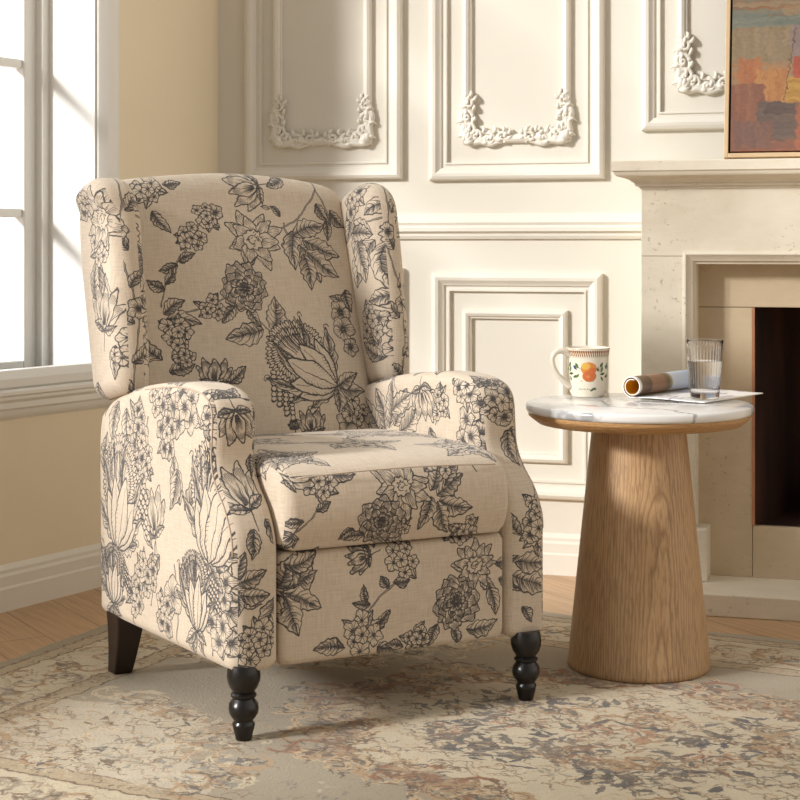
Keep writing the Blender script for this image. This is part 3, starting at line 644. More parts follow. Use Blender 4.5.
# ------------------------------------------------------------------ materials
def m_fabric():
    t = NT('toile_linen'); uv = t.n('ShaderNodeUVMap').outputs[0]
    def wob(sc, amp):
        d = t.n('ShaderNodeVectorMath', {'operation': 'SUBTRACT'}, **{'0': t.n('ShaderNodeTexNoise', Vector=uv, Scale=sc, Detail=2.).outputs[1], '1': (.5, .5, .5)})
        return t.n('ShaderNodeVectorMath', {'operation': 'SCALE'}, **{'0': d.outputs[0], 'Scale': amp}).outputs[0]
    uvw = t.n('ShaderNodeVectorMath', {'operation': 'ADD'}, **{'0': uv, '1': t.n('ShaderNodeVectorMath', {'operation': 'ADD'}, **{'0': wob(14., .022), '1': wob(70., .006)}).outputs[0]}).outputs[0]
    mp = t.n('ShaderNodeMapping', Vector=uvw, Scale=(1 / 2.4, 1 / 2.0, 1)).outputs[0]
    im = t.n('ShaderNodeTexImage', {'interpolation': 'Linear', 'extension': 'REPEAT'}, Vector=mp); im.image = draw_cloth()
    warp = t.n('ShaderNodeMapping', Vector=uv, Scale=(420, 26, 1)).outputs[0]
    weft = t.n('ShaderNodeMapping', Vector=uv, Scale=(26, 420, 1)).outputs[0]
    n1 = t.noise(warp, 1, 3); n2 = t.noise(weft, 1, 3); n3 = t.noise(uv, 3, 3)
    w = t.math('ADD', n1, n2)
    lin_ = t.ramp(t.math('MULTIPLY', w, .5), [(.34, lin(185, 168, 148)), (.5, lin(202, 186, 166)), (.66, lin(212, 198, 179))])
    lin_ = t.mix(t.math('MULTIPLY', n3, .3), lin_, lin(205, 190, 170))
    ink = t.math('MULTIPLY', t.math('SUBTRACT', 1., im.outputs[0]), t.ramp(n2, [(.3, .78), (.6, .98)]))
    c = t.mix(ink, lin_, lin(48, 49, 55))
    b = t.bsdf(c, .88, w, .25, .0015, Sheen_Weight=.15, Sheen_Roughness=.5); b.inputs['Specular IOR Level'].default_value = .2
    return t.m
def m_plain(name, col, rough=.5, var=.05, scale=6, bump=0., **kw):
    t = NT(name); v = t.coord(); n = t.noise(v, scale, 4)
    hi = tuple(min(1, c * (1 + var)) for c in col[:3]) + (1,); lo = tuple(c * (1 - var) for c in col[:3]) + (1,)
    t.bsdf(t.ramp(n, [(.3, lo), (.7, hi)]), rough, n if bump else None, bump or .1, .003, **kw); return t.m
def m_wood(name, c0, c1, c2, scale=1., axis='Z', rough=.45):
    """oak veneer: straight pores plus slanted growth rings that make cathedral arches"""
    t = NT(name); k = .055
    sc = {'Z': (1, 1, k), 'X': (k, 1, 1), 'Y': (1, k, 1)}[axis]
    v = t.coord('Object', tuple(s * scale for s in sc))
    nz = t.noise(v, 9, 3, .5)
    rot, loc = {'Z': ((R(5), R(-3), 0), (-.03, .26, 0)), 'X': ((0, R(3), R(4)), (0, .2, .1)), 'Y': ((R(3), 0, R(4)), (.2, 0, .1))}[axis]
    v2 = t.coord('Object', (scale, scale, scale), rot, loc)
    wob = t.n('ShaderNodeVectorMath', {'operation': 'SCALE'}, **{'0': t.n('ShaderNodeVectorMath', {'operation': 'SUBTRACT'}, **{'0': t.n('ShaderNodeTexNoise', Vector=t.coord('Object', tuple(6 * q if q == 1 else 1.6 for q in sc)), Scale=1.5, Detail=3).outputs[1], '1': (.5, .5, .5)}).outputs[0], 'Scale': .035}).outputs[0]
    vv = t.n('ShaderNodeVectorMath', {'operation': 'ADD'}, **{'0': v2, '1': wob}).outputs[0]
    w = t.n('ShaderNodeTexWave', {'wave_type': 'RINGS', 'rings_direction': axis, 'wave_profile': 'SAW'}, Vector=vv, Scale=58., Distortion=.6, Detail=2., Detail_Scale=1.).outputs['Fac']
    pores = t.noise(t.coord('Object', tuple(s * scale * (260 if s == 1 else 90) for s in sc)), 1, 2)
    base = t.mix(.68, c1, t.ramp(w, [(0, c0), (.22, c1), (.8, c2), (1, c0)]))
    base = t.mix(t.ramp(pores, [(.36, .55), (.52, 0)]), base, c0)
    base = t.mix(t.ramp(nz, [(.3, .25), (.7, 0)]), base, c2)
    t.bsdf(base, rough, pores, .15, .001); return t.m
def m_floor():
    t = NT('oak_floorboards'); v = t.coord('Object', (1, 1, 1), (0, 0, R(-32)))
    br = t.n('ShaderNodeTexBrick', {'offset': .37}, Vector=t.n('ShaderNodeMapping', Vector=v, Rotation=(0, 0, R(90))).outputs[0], Color1=(.2, .2, .2, 1), Color2=(.8, .8, .8, 1), Mortar=(0, 0, 0, 1), Scale=1., Mortar_Size=.0015, Brick_Width=1.5, Row_Height=.14)
    gr = t.n('ShaderNodeMapping', Vector=v, Scale=(30, 1.6, 1)).outputs[0]
    n = t.noise(gr, 2.4, 5, .6, .6); n2 = t.noise(t.n('ShaderNodeMapping', Vector=v, Scale=(160, 5, 1)).outputs[0], 1, 3)
    c = t.ramp(n, [(.3, lin(172, 136, 100)), (.5, lin(194, 159, 120)), (.72, lin(208, 174, 136))])
    c = t.mix(t.math('MULTIPLY', br.outputs[0], .35), c, lin(178, 140, 102))
    c = t.mix(t.ramp(n2, [(.35, .4), (.5, 0)]), c, lin(150, 110, 74))
    c = t.mix(t.math('MULTIPLY', br.outputs['Fac'], .8), c, lin(96, 68, 46))
    t.bsdf(c, .38, n2, .06, .001); return t.m
def m_stone(name, ca, cb, cc):
    t = NT(name); v = t.coord('Object')
    n = t.noise(v, 3.2, 6, .6); n2 = t.noise(t.coord('Object', (3, 3, 11)), 2.0, 6, .65, .8)
    c = t.ramp(n, [(.3, ca), (.55, cb), (.75, cc)])
    pitn = t.noise(t.coord('Object', (75, 75, 95)), 1, 3, .6)
    zone = t.ramp(t.noise(v, 5, 3), [(.46, 0.), (.62, 1.)])
    pit = t.math('MULTIPLY', t.ramp(pitn, [(.62, 0.), (.70, 1.)]), zone)
    c = t.mix(t.ramp(n2, [(.4, 0.), (.7, .35)]), c, cc)
    c = t.mix(t.math('MULTIPLY', pit, .5), c, tuple(x * .5 for x in ca[:3]) + (1,))
    h = t.math('SUBTRACT', t.math('MULTIPLY', n, .2), pit)
    t.bsdf(c, .7, h, .5, .003); return t.m
def m_marble():
    t = NT('white_marble'); v = t.coord('Object')
    n = t.noise(v, 6, 6, .6, 1.2)
    vv = t.n('ShaderNodeVectorMath', {'operation': 'ADD'}, **{'0': v, '1': t.n('ShaderNodeVectorMath', {'operation': 'SCALE'}, **{'0': t.n('ShaderNodeTexNoise', Vector=v, Scale=5., Detail=5).outputs[1], 'Scale': .35}).outputs[0]}).outputs[0]
    w = t.n('ShaderNodeTexWave', {'wave_type': 'BANDS', 'bands_direction': 'DIAGONAL'}, Vector=vv, Scale=2.6, Distortion=4., Detail=4., Detail_Scale=2.).outputs['Fac']
    vein = t.ramp(w, [(0, 1.), (.03, .45), (.09, 0.)])
    c = t.mix(t.ramp(n, [(.4, 0.), (.75, .45)]), lin(226, 224, 221), lin(208, 207, 206))
    c = t.mix(t.math('MULTIPLY', vein, .75), c, lin(128, 128, 130))
    t.bsdf(c, .12); return t.m
def m_image(name, im, rough, bump=0., uvscale=(1, 1), tint=None, **kw):
    t = NT(name); uv = t.n('ShaderNodeUVMap').outputs[0]
    i = t.n('ShaderNodeTexImage', {'extension': 'EXTEND'}, Vector=t.n('ShaderNodeMapping', Vector=uv, Scale=(*uvscale, 1)).outputs[0]); i.image = im
    return t, i, uv
def m_rug():
    t, i, uv = m_image('rug_wool', draw_rug(), .95)
    v = t.coord('Object')
    n = t.noise(v, 260, 3, .7); n2 = t.noise(v, 14, 4, .6, 1.); n3 = t.noise(t.coord('Object', (70, 70, 1)), 1, 4, .6, 1.5)
    # warp the lookup a little so that the woven drawing looks hand made
    wv = t.n('ShaderNodeVectorMath', {'operation': 'SCALE'}, **{'0': t.n('ShaderNodeVectorMath', {'operation': 'SUBTRACT'}, **{'0': t.n('ShaderNodeTexNoise', Vector=v, Scale=34., Detail=6, Roughness=.65).outputs[1], '1': (.5, .5, .5)}).outputs[0], 'Scale': .017}).outputs[0]
    uv2 = t.n('ShaderNodeVectorMath', {'operation': 'ADD'}, **{'0': uv, '1': wv}).outputs[0]
    t.set(i, 'Vector', uv2)
    c = t.mix(t.ramp(n, [(.35, .35), (.6, 0.)]), i.outputs[0], t.mix(.5, i.outputs[0], lin(120, 104, 84)))
    c = t.mix(t.ramp(n2, [(.35, .22), (.65, 0.)]), c, lin(150, 136, 112))
    h = t.math('ADD', t.math('MULTIPLY', n, .5), t.math('ADD', t.math('MULTIPLY', n3, .8), t.math('MULTIPLY', i.outputs[0], .5)))
    b = t.bsdf(c, .95, h, .55, .006, Sheen_Weight=.2); b.inputs['Specular IOR Level'].default_value = .1
    return t.m
def m_glass(name, col=(1, 1, 1, 1), ior=1.45):
    t = NT(name)
    g = t.n('ShaderNodeBsdfPrincipled'); t.set(g, 'Base Color', col); t.set(g, 'Roughness', .0); t.set(g, 'Transmission Weight', 1.); t.set(g, 'IOR', ior)
    t.set(t.out, 'Surface', g.outputs[0]); return t.m
def m_pane():
    t = NT('window_glass')
    a = t.n('ShaderNodeBsdfTransparent'); g = t.n('ShaderNodeBsdfGlossy', Roughness=.02)
    lw = t.n('ShaderNodeLayerWeight', Blend=.1)
    m = t.n('ShaderNodeMixShader'); t.set(m, '0', t.math('MULTIPLY', lw.outputs[0], .5)); t.set(m, '1', a.outputs[0]); t.set(m, '2', g.outputs[0])
    t.set(t.out, 'Surface', m.outputs[0]); return t.m
def m_firebox():
    t = NT('sooty_firebox'); v = t.coord('Object'); n = t.noise(t.coord('Object', (6, 6, 1.2)), 2, 4)
    t.bsdf(t.ramp(n, [(.3, lin(26, 16, 14)), (.6, lin(66, 38, 26)), (.8, lin(84, 48, 30))]), .6, n, .2, .004); return t.m
def m_magazine():
    t = NT('printed_magazine_pages'); uv = t.n('ShaderNodeUVMap').outputs[0]
    sx = t.n('ShaderNodeSeparateXYZ', Vector=uv)
    n = t.noise(t.n('ShaderNodeMapping', Vector=uv, Scale=(9, 9, 1)).outputs[0], 1, 4)
    u = t.math('ADD', sx.outputs[0], t.math('MULTIPLY', t.math('SUBTRACT', n, .5), .12))
    roll = t.ramp(u, [(0, lin(240, 236, 230)), (.03, lin(240, 236, 230)), (.05, lin(122, 96, 72)), (.18, lin(96, 74, 56)), (.22, lin(150, 112, 84)), (.4, lin(142, 104, 78)), (.46, lin(92, 84, 62)), (.52, lin(150, 138, 108)), (.54, lin(196, 202, 212)), (.75, lin(184, 196, 214)), (1, lin(150, 172, 204))])
    page = t.ramp(t.noise(t.n('ShaderNodeMapping', Vector=uv, Scale=(4, 10, 1)).outputs[0], 1, 3), [(.0, lin(150, 146, 170)), (.42, lin(178, 170, 186)), (.47, lin(238, 236, 232)), (.6, lin(240, 238, 234)), (.8, lin(200, 198, 196))])
    edge = t.math('GREATER_THAN', t.math('ABSOLUTE', t.math('SUBTRACT', sx.outputs[1], .24)), .2)
    page = t.mix(edge, page, lin(240, 238, 234))
    t.bsdf(t.mix(t.math('GREATER_THAN', sx.outputs[1], .5), page, roll), .35); return t.m
# ------------------------------------------------------------------ frames of reference
WC = (-.529, 4.652)                                             # room corner
WD = (.9613, -.2756); WN = (-.2756, -.9613)                     # back wall: along, into the room
def BW(s, n, z): return (WC[0] + s * WD[0] + n * WN[0], WC[1] + s * WD[1] + n * WN[1], z)
LA = R(32.3)
LW_, LO_ = (-math.sin(LA), -math.cos(LA)), (-math.cos(LA), math.sin(LA))   # window wall: along, outward
def LW(t, d, z): return (WC[0] + t * LW_[0] + d * LO_[0], WC[1] + t * LW_[1] + d * LO_[1], z)
CO = (-.3, 2.853); CU = (math.cos(R(27)), math.sin(R(27))); CV = (-math.sin(R(34)), math.cos(R(34)))
def CH(u, v, z): return (CO[0] + u * CU[0] + v * CV[0], CO[1] + u * CU[1] + v * CV[1], z)
RX, RY = (math.cos(R(-27)), math.sin(R(-27))), (-math.sin(R(-27)), math.cos(R(-27)))
def RG(a, b, z): return (a * RX[0] + b * RY[0], a * RX[1] + b * RY[1], z)

M = dict(
    wall=m_plain('cream_wall_paint', lin(224, 218, 205), .75, .02, 3),
    wall_l=m_plain('warm_wall_paint', lin(234, 220, 193), .8, .02, 3),
    trim=m_plain('ivory_trim_paint', lin(228, 222, 210), .5, .015, 5),
    white=m_plain('white_window_paint', lin(232, 230, 224), .4, .01, 5),
    pane=m_pane(), floor=m_floor(), rug=m_rug(), fabric=m_fabric(),
    seam=m_plain('linen_piping', lin(188, 169, 150), .9, .05, 60),
    black=m_plain('black_lacquered_wood', lin(22, 19, 18), .28, .1, 8),
    espresso=m_plain('espresso_wood', lin(40, 27, 22), .38, .15, 12),
    oak=m_wood('oak_veneer', lin(126, 92, 60), lin(186, 150, 110), lin(198, 163, 122)),
    oakrim=m_wood('oak_rim', lin(150, 110, 68), lin(186, 144, 98), lin(198, 158, 110), 1., 'X'),
    marble=m_marble(),
    stone=m_stone('limestone', lin(206, 194, 172), lin(222, 212, 192), lin(232, 224, 208)),
    slip=m_stone('beige_travertine', lin(188, 168, 138), lin(204, 184, 154), lin(214, 196, 168)),
    hearth=m_stone('hearth_stone', lin(214, 200, 176), lin(226, 214, 192), lin(234, 224, 206)),
    firebox=m_firebox(), copper=m_plain('copper_edging', lin(190, 132, 98), .5, .1, 20, 0, Metallic=.2),
    bark=m_plain('charred_bark', lin(104, 58, 40), .9, .5, 40, .6),
    cutwood=m_plain('cut_log_end', lin(170, 110, 74), .8, .25, 60, .2),
    frame=m_plain('pale_wood_frame', lin(206, 178, 140), .45, .06, 20), shadowgap=m_plain('dark_shadow_gap', lin(24, 20, 18), .8),
    glass=m_glass('clear_glass'), water=m_glass('water', ior=1.33), paper=m_magazine(),
    yellow=m_plain('yellow_inside_cover', lin(214, 160, 34), .5, .08, 20), grass=m_plain('pale_garden_ground', lin(200, 200, 190), .9),
)

# ------------------------------------------------------------------ the setting
def struct(mb, name, mat, label=None, **k):
    o = mb.build(name, mat, **k); return tag(o, label, None, None, 'structure')
b = MB(); b.box(lambda x, y, z: (x, y, z), (-3.4, 3.6), (-.8, 5.4), (-.1, 0)); struct(b, 'floor', M['floor'], 'light oak plank floor')
HH = 3.5; FB = (1.53, 2.27, .06, .742)           # firebox opening in the back wall
b = MB()
for s, z in (((-.0, FB[0]), (0, HH)), ((FB[1], 3.9), (0, HH)), ((FB[0], FB[1]), (FB[3], HH)), ((FB[0], FB[1]), (0, FB[2]))): b.box(BW, s, (-.2, 0), z)
struct(b, 'wall_back', M['wall'], 'cream panelled wall behind the fireplace')
WT0, WT1, WZ0, WZ1 = .51, 4.23, .545, 3.1
b = MB()
for t, z in (((-.12, WT0), (0, HH)), ((WT1, 5.0), (0, HH)), ((WT0, WT1), (0, WZ0)), ((WT0, WT1), (WZ1, HH))): b.box(LW, t, (0, .25), z)
struct(b, 'wall_left', M['wall_l'], 'warm cream wall with the tall window')

def sweep_line(mb, fn, a0, a1, prof):
    """prof: (out, height) outline swept along a wall from a0 to a1"""
    mb.grid([[fn(a, o, z) for o, z in prof] for a in (a0, a1)], True, True)
BB = [(0, 0), (.018, 0), (.018, .055), (.014, .06), (.014, .085), (.010, .092), (.010, .1), (.004, .108), (0, .112)]
b = MB(); sweep_line(b, BW, .0, 1.26, BB); struct(b, 'baseboard_back', M['trim'], 'ivory baseboard under the panelled wall', angle=20)
b = MB(); sweep_line(b, lambda a, o, z: LW(a, -o, z), .0, 5.0, BB); struct(b, 'baseboard_left', M['trim'], 'ivory baseboard under the window wall', angle=20)
CR = [(0, .915), (.008, .917), (.012, .925), (.012, .932), (.022, .938), (.022, .948), (.016, .954), (.02, .962), (.012, .972), (.006, .985), (0, .987)]
b = MB(); sweep_line(b, BW, .0, 1.262, CR); struct(b, 'trim_1', M['trim'], 'ivory chair rail across the panelled wall', angle=20)

def frame_mb(mb, s0, s1, z0, z1, prof, fn=BW):
    """mitred rectangular moulding; prof: (inset from outer edge, stand-out)"""
    rings = [[fn(s, n, z) for s, z in ((s0 + i, z0 + i), (s1 - i, z0 + i), (s1 - i, z1 - i), (s0 + i, z1 - i))] for i, n in prof]
    mb.grid(rings, True, False)
P_OUT = [(0, 0), (0, .012), (.004, .018), (.012, .022), (.02, .02), (.028, .013), (.034, .011), (.036, .006), (.044, .006), (.045, .010), (.05, .010), (.051, .0)]
P_IN = [(0, 0), (0, .008), (.004, .014), (.011, .017), (.018, .014), (.022, .009), (.025, .009), (.026, 0)]
def ornament(mb, s, z, ds, dz, size):
    """carved acanthus corner: curls along both arms of the corner at s, z (ds, dz point inwards)"""
    def W(p, n): return BW(s + ds * p[0] * size, n * 1.35, z + dz * p[1] * size)
    def curl(path, r0, r1, n0=.006):
        P = curve(path, 18); k = len(P)
        rad = [1.35 * lerp(r0, r1, abs(i / (k - 1) - .35) / .65) * size for i in range(k)]
        mb.tube([W(p, n0) for p in P], rad, 7)
    def spiral(cx, cy, r, a0, turns, sg, w):
        P = [(cx + r * (1 - .82 * t) * math.cos(a0 + sg * t * turns * 6.28), cy + r * (1 - .82 * t) * math.sin(a0 + sg * t * turns * 6.28)) for t in np.linspace(0, 1, 26)]
        mb.tube([W(p, .007 + .004 * i / 26) for i, p in enumerate(P)], [w * size * 1.45 * (1 - .35 * i / 25) for i in range(26)], 7)
        mb.tube([W((cx, cy), .004), W((cx, cy), .012), W((cx, cy), .016)], [w * size * 1.2, w * size * 1.0, w * size * .4], 8)
    def leaf(x, y, L, a, w):
        P = [(x + L * t * math.cos(a + .7 * t * t), y + L * t * math.sin(a + .7 * t * t)) for t in np.linspace(0, 1, 9)]
        mb.tube([W(p, .005 + .006 * math.sin(math.pi * t)) for p, t in zip(P, np.linspace(0, 1, 9))], [1.4 * size * w * (.35 + math.sin(math.pi * min(1, t * .9 + .08))) * .75 for t in np.linspace(0, 1, 9)], 6)
    N0 = .012
    for q in (0, 1):        # the two arms mirror one another about the diagonal
        sw = (lambda x, y: (x, y)) if not q else (lambda x, y: (y, x))
        def A(a): return a if not q else math.pi / 2 - a
        sg = 1 if not q else -1
        c = sw(.27, .15); spiral(c[0], c[1], .17, A(-1.9), 1.3, sg, .036)
        c = sw(.57, .07); spiral(c[0], c[1], .15, A(1.6), 1.25, -sg, .034)
        c = sw(.87, .11); spiral(c[0], c[1], .13, A(-1.2), 1.25, sg, .032)
        curl([sw(.02, .03), sw(.2, -.01), sw(.4, .02), sw(.6, -.05), sw(.8, .0), sw(.95, .02)], .06, .03)
        curl([sw(.38, .2), sw(.5, .22), sw(.64, .2), sw(.76, .24)], .04, .02)
        for k in range(6):
            t = k / 5; p = sw(lerp(.1, .9, t), .06 + .05 * math.sin(t * 9)); leaf(p[0], p[1], .19, A(-.8 + 1.5 * (k % 2)), .032)
        for x_, y_, a_ in ((.98, .1, -.3), (1.0, .16, .6), (.93, .2, 1.3), (.7, .2, .9), (.45, .2, 1.0)):
            p = sw(x_, y_); leaf(p[0], p[1], .15, A(a_), .03)
    for a in (.1, .55, 1.0, 1.45): leaf(.02, .02, .26, a - .35, .055)
def panel(idx, label, s0, s1, z0, z1, inner=None, orn=None, top_orn=False):
    b = MB(); frame_mb(b, s0, s1, z0, z1, P_OUT)
    o = struct(b, 'trim_%d' % idx, M['trim'], label, angle=25)
    if inner:
        b = MB(); frame_mb(b, *inner, P_IN); b.build('inner_moulding', M['trim'], o, angle=25)
        if orn:
            for s, ds in ((inner[0] + .003, 1), (inner[1] - .003, -1)):
                b = MB(); ornament(b, s, inner[2] + .003, ds, 1, orn)
                c = b.build('carved_ornament', M['trim'], o, angle=180); c['label'] = 'carved acanthus leaf corner'
panel(2, 'tall wall panel nearest the corner, above the chair rail', .087, .559, 1.085, 2.5, (.173, .468, 1.183, 2.4), .125)
panel(3, 'tall wall panel above the chair rail, beside the fireplace', .638, 1.129, 1.079, 2.5, (.733, 1.036, 1.181, 2.4), .125)
panel(4, 'wide wall panel above the mantel, behind the painting', 1.229, 2.571, 1.207, 2.5, (1.325, 2.475, 1.311, 2.4), .135)
panel(5, 'low wall panel behind the table, under the chair rail', .646, 1.123, .205, .822, (.733, 1.027, .303, .722))
panel(6, 'low wall panel behind the armchair, under the chair rail', .085, .562, .205, .835, (.173, .476, .303, .735))

# window: casing, sill, jamb lining, four sashes with muntins and panes
w = thing('window_1', 'tall white window with small panes in the left wall', None, LW(WT0, .1, WZ0), None, 'structure')
P_CAS = [(0, 0), (0, .012), (.012, .016), (.016, .022), (.03, .02), (.036, .026), (.055, .024), (.06, .02), (.068, .014), (.075, .007), (.076, .002), (.076, -.02)]
b = MB(); frame_mb(b, WT0 - .076, WT1 + .076, WZ0 - .03, WZ1 + .076, P_CAS, lambda t, d, z: LW(t, -d, z)); b.build('casing', M['white'], w, angle=25)
b = MB(); sweep_line(b, lambda a, o, z: LW(a, -o, z), WT0 - .082, WT1 + .08, [(-.19, .52), (-.19, .545), (.03, .545), (.036, .54), (.036, .532), (.03, .527), (.03, .52), (.022, .512), (.022, .498), (.015, .492), (.013, .482), (.006, .472), (0, .468), (0, .52)])
b.build('sill', M['white'], w, angle=25)
b = MB()
b.box(LW, (WT0, WT0 + .006), (0, .25), (WZ0, WZ1)); b.box(LW, (WT1 - .006, WT1), (0, .25), (WZ0, WZ1)); b.box(LW, (WT0, WT1), (0, .25), (WZ1 - .006, WZ1))
for t in ((WT0 + .006, WT0 + .03), (WT1 - .03, WT1 - .006)): b.box(LW, t, (.165, .19), (WZ0, WZ1 - .006))
b.box(LW, (WT0 + .03, WT1 - .03), (.165, .19), (WZ1 - .03, WZ1 - .006))
b.build('jamb_lining', M['white'], w, smooth_=False)
SW = (WT1 - WT0 - .012) / 2
for k in range(2):
    t0 = WT0 + .006 + k * SW; t1 = t0 + SW; e = .066
    b = MB()
    b.box(LW, (t0, t0 + e), (.19, .235), (WZ0, WZ1 - .006)); b.box(LW, (t1 - e, t1), (.19, .235), (WZ0, WZ1 - .006))
    b.box(LW, (t0 + e, t1 - e), (.192, .233), (WZ0, .593)); b.box(LW, (t0 + e, t1 - e), (.192, .233), (WZ1 - .05, WZ1 - .006))
    s_ = b.build('sash', M['white'], w, smooth_=False, bevel=.004)
    b = MB()
    for z in (.985, 1.383, 1.78, 2.18, 2.58): b.box(LW, (t0 + e, t1 - e), (.198, .228), (z - .012, z + .012))
    b.build('muntin_bars', M['white'], s_, smooth_=False, bevel=.003)
    b = MB(); b.box(LW, (t0 + e, t1 - e), (.211, .214), (.593, WZ1 - .05)); b.build('pane', M['pane'], s_, smooth_=False)

# ------------------------------------------------------------------ rug
def edge_wave(x): return .006 * math.sin(x * 9) + .004 * math.sin(x * 23 + 1)
b = MB(); NX, NY = 90, 60; A0, B0 = -2.33, 1.86
for top in (1, 0):
    vs = []; fs = []
    for j in range(NY + 1):
        for i in range(NX + 1):
            x, y = i / NX * RUG_W, j / NY * RUG_H
            a = A0 + x + (edge_wave(y) * (1 if i in (0, NX) else 0)); bb = B0 + y + (edge_wave(x) if j in (0, NY) else 0)
            edge = i in (0, NX) or j in (0, NY)
            vs.append(RG(a, bb, .0005 if not top else (.004 if edge else .0065)))
    for j in range(NY):
        for i in range(NX):
            k = j * (NX + 1) + i; fs.append((k, k + 1, k + NX + 2, k + NX + 1))
    b.add(vs, fs)
n1 = (NX + 1) * (NY + 1)
per = [i for i in range(NX + 1)] + [j * (NX + 1) + NX for j in range(1, NY + 1)] + [NY * (NX + 1) + i for i in range(NX - 1, -1, -1)] + [j * (NX + 1) for j in range(NY - 1, 0, -1)]
b.add([], []); b.f += [(per[i], per[(i + 1) % len(per)], per[(i + 1) % len(per)] + n1, per[i] + n1) for i in range(len(per))]; b.mi += [0] * len(per)
def rug_uv(co, n, c):
    x, y = co.x * RX[0] + co.y * RX[1] - A0, co.x * RY[0] + co.y * RY[1] - B0
    return (x / RUG_W, y / RUG_H)
rug = b.build('area_rug', M['rug'], None, RG(-.97, 2.75, 0), uv=rug_uv)
tag(rug, 'faded grey and cream patterned wool rug under the armchair and table', 'rug')

# ------------------------------------------------------------------ armchair
ch = thing('wingback_armchair', 'wingback armchair in beige linen with dark floral print', 'armchair', CH(.33, .3, .0068))
def chair_uv(part):
    def f(co, n, c):
        dx, dy = co.x - CO[0], co.y - CO[1]; det = CU[0] * CV[1] - CU[1] * CV[0]
        u = (dx * CV[1] - dy * CV[0]) / det; v = (CU[0] * dy - CU[1] * dx) / det; z = co.z
        dcx = c.x - CO[0], c.y - CO[1]; uc = (dcx[0] * CV[1] - dcx[1] * CV[0]) / det
        nu = n.x * math.cos(R(30)) + n.y * math.sin(R(30)); nv = -n.x * math.sin(R(30)) + n.y * math.cos(R(30)); nz = n.z
        if part == 'back':
            if abs(nu) > .8: return (1.6 + v, z)
            return (.85 + u, z - .45)
        if part == 'seat':
            if nz > .72: return (.85 + u, .75 + v)
            if abs(nu) > .8: return (1.6 + v, z)
            return (u + .05, z)
        if part == 'wing':
            if abs(nu) > .42 or nv > .5:
                out = (nu < 0) if uc < .3 else (nu > 0)
                return (v, .8 + z) if out else (1.6 + v, z)
            return ((1.7 + u if uc < .3 else 1.66 + u), 1.15 + z - .5)
        if part == 'arm':
            if nz > .72: return (.85 + v, (1.4 + u) if uc < .3 else (1.6 + u - .57))
            if abs(nu) > .6 or nv > .5:
                out = (nu < 0) if uc < .3 else (nu > 0)
                return (v, .8 + z) if out else (1.6 + v, z)
            return (u + .05, z)
        return (u + .05, z)
    return f
def chp(name, mb, part, label=None, mat='fabric'):
    o = mb.build(name, M[mat], ch, uv=chair_uv(part), angle=180)
    if label: o['label'] = label
    return o
# seat base
b = MB(); soft_slab(b, rounded([(.03, .14), (.58, .14), (.58, .341), (.03, .341)], .02, 60), .07, .595, .02, lambda v, z, u: CH(u, v, z)); chp('seat_base', b, 'front')
# arms
ARM = curve([(.0, .30), (.0, .345), (.006, .38), (.03, .425), (.066, .465), (.084, .50), (.087, .54), (.088, .575), (.095, .603), (.118, .624), (.16, .635), (.25, .637), (.4, .62), (.52, .592), (.575, .565), (.6, .53), (.6, .4), (.598, .27)], 110)
def corner(a, b_, c, n=8): return [tuple((1 - t) ** 2 * np.array(a) + 2 * t * (1 - t) * np.array(b_) + t * t * np.array(c)) for t in np.linspace(0, 1, n)]
ARMP = np.vstack([ARM, corner((.594, .15), (.594, .131), (.575, .131)), corner((.014, .131), (0, .131), (0, .145))])
ARMP = resample(ARMP, 170, True)
for side, (u0, u1) in ((0, (0, .096)), (1, (.572, .665))):
    b = MB()
    def fn(v, z, u, side=side):
        k = smooth((z - .46) / .16)          # arm rolls a touch inwards at the top
        return CH(u + (.006 * k if side == 0 else -.004 * k), v, z)
    soft_slab(b, ARMP, u0, u1, .026, fn, .004)
    arm = chp('arm', b, 'arm')
    b = MB()   # piping seam along the front edge on the outer side
    uu = u0 + .006 if side == 0 else u1 - .006
    tg_ = np.gradient(ARM, axis=0); tg_ /= np.linalg.norm(tg_, axis=1)[:, None]; IN_ = ARM + np.stack([tg_[:, 1], -tg_[:, 0]], 1) * .0092
    b.tube([CH(uu + (.006 if side == 0 else -.004) * smooth((z - .46) / .16), v, z) for v, z in IN_[4:62]], .0017, 6); b.build('piping', M['seam'], arm, angle=180)
# seat cushion
CUS = curve([(.02, .344), (.0, .351), (-.012, .378), (-.016, .41), (-.010, .45), (.006, .478), (.04, .494), (.12, .503), (.25, .506), (.4, .502), (.5, .49), (.52, .45), (.52, .365), (.49, .344), (.25, .344)], 120, True)
def cush(v, z, u):
    k = 1 - ((u - .331) / .25) ** 2
    return CH(u, v - .008 * k * smooth((.3 - v) / .3), z + .01 * k * smooth((z - .42) / .06))
b = MB(); soft_slab(b, CUS, .0965, .571, .022, cush, .0); cu = chp('seat_cushion', b, 'seat')
b = MB()
for uu in (.1, .563): pass
b.tube([cush(v - .001, z, .331 + (u - .331)) for u in np.linspace(.122, .541, 24) for v, z in [(-.0005, .473)]], .0014, 6); b.build('piping', M['seam'], cu, angle=180)
# footrest panel
b = MB(); soft_slab(b, rounded([(.098, .134), (.569, .134), (.569, .340), (.098, .340)], .012, 100), .004, .06, .014, lambda u, z, v: CH(u, v, z), .0, bulge0=.006); chp('footrest_panel', b, 'front')
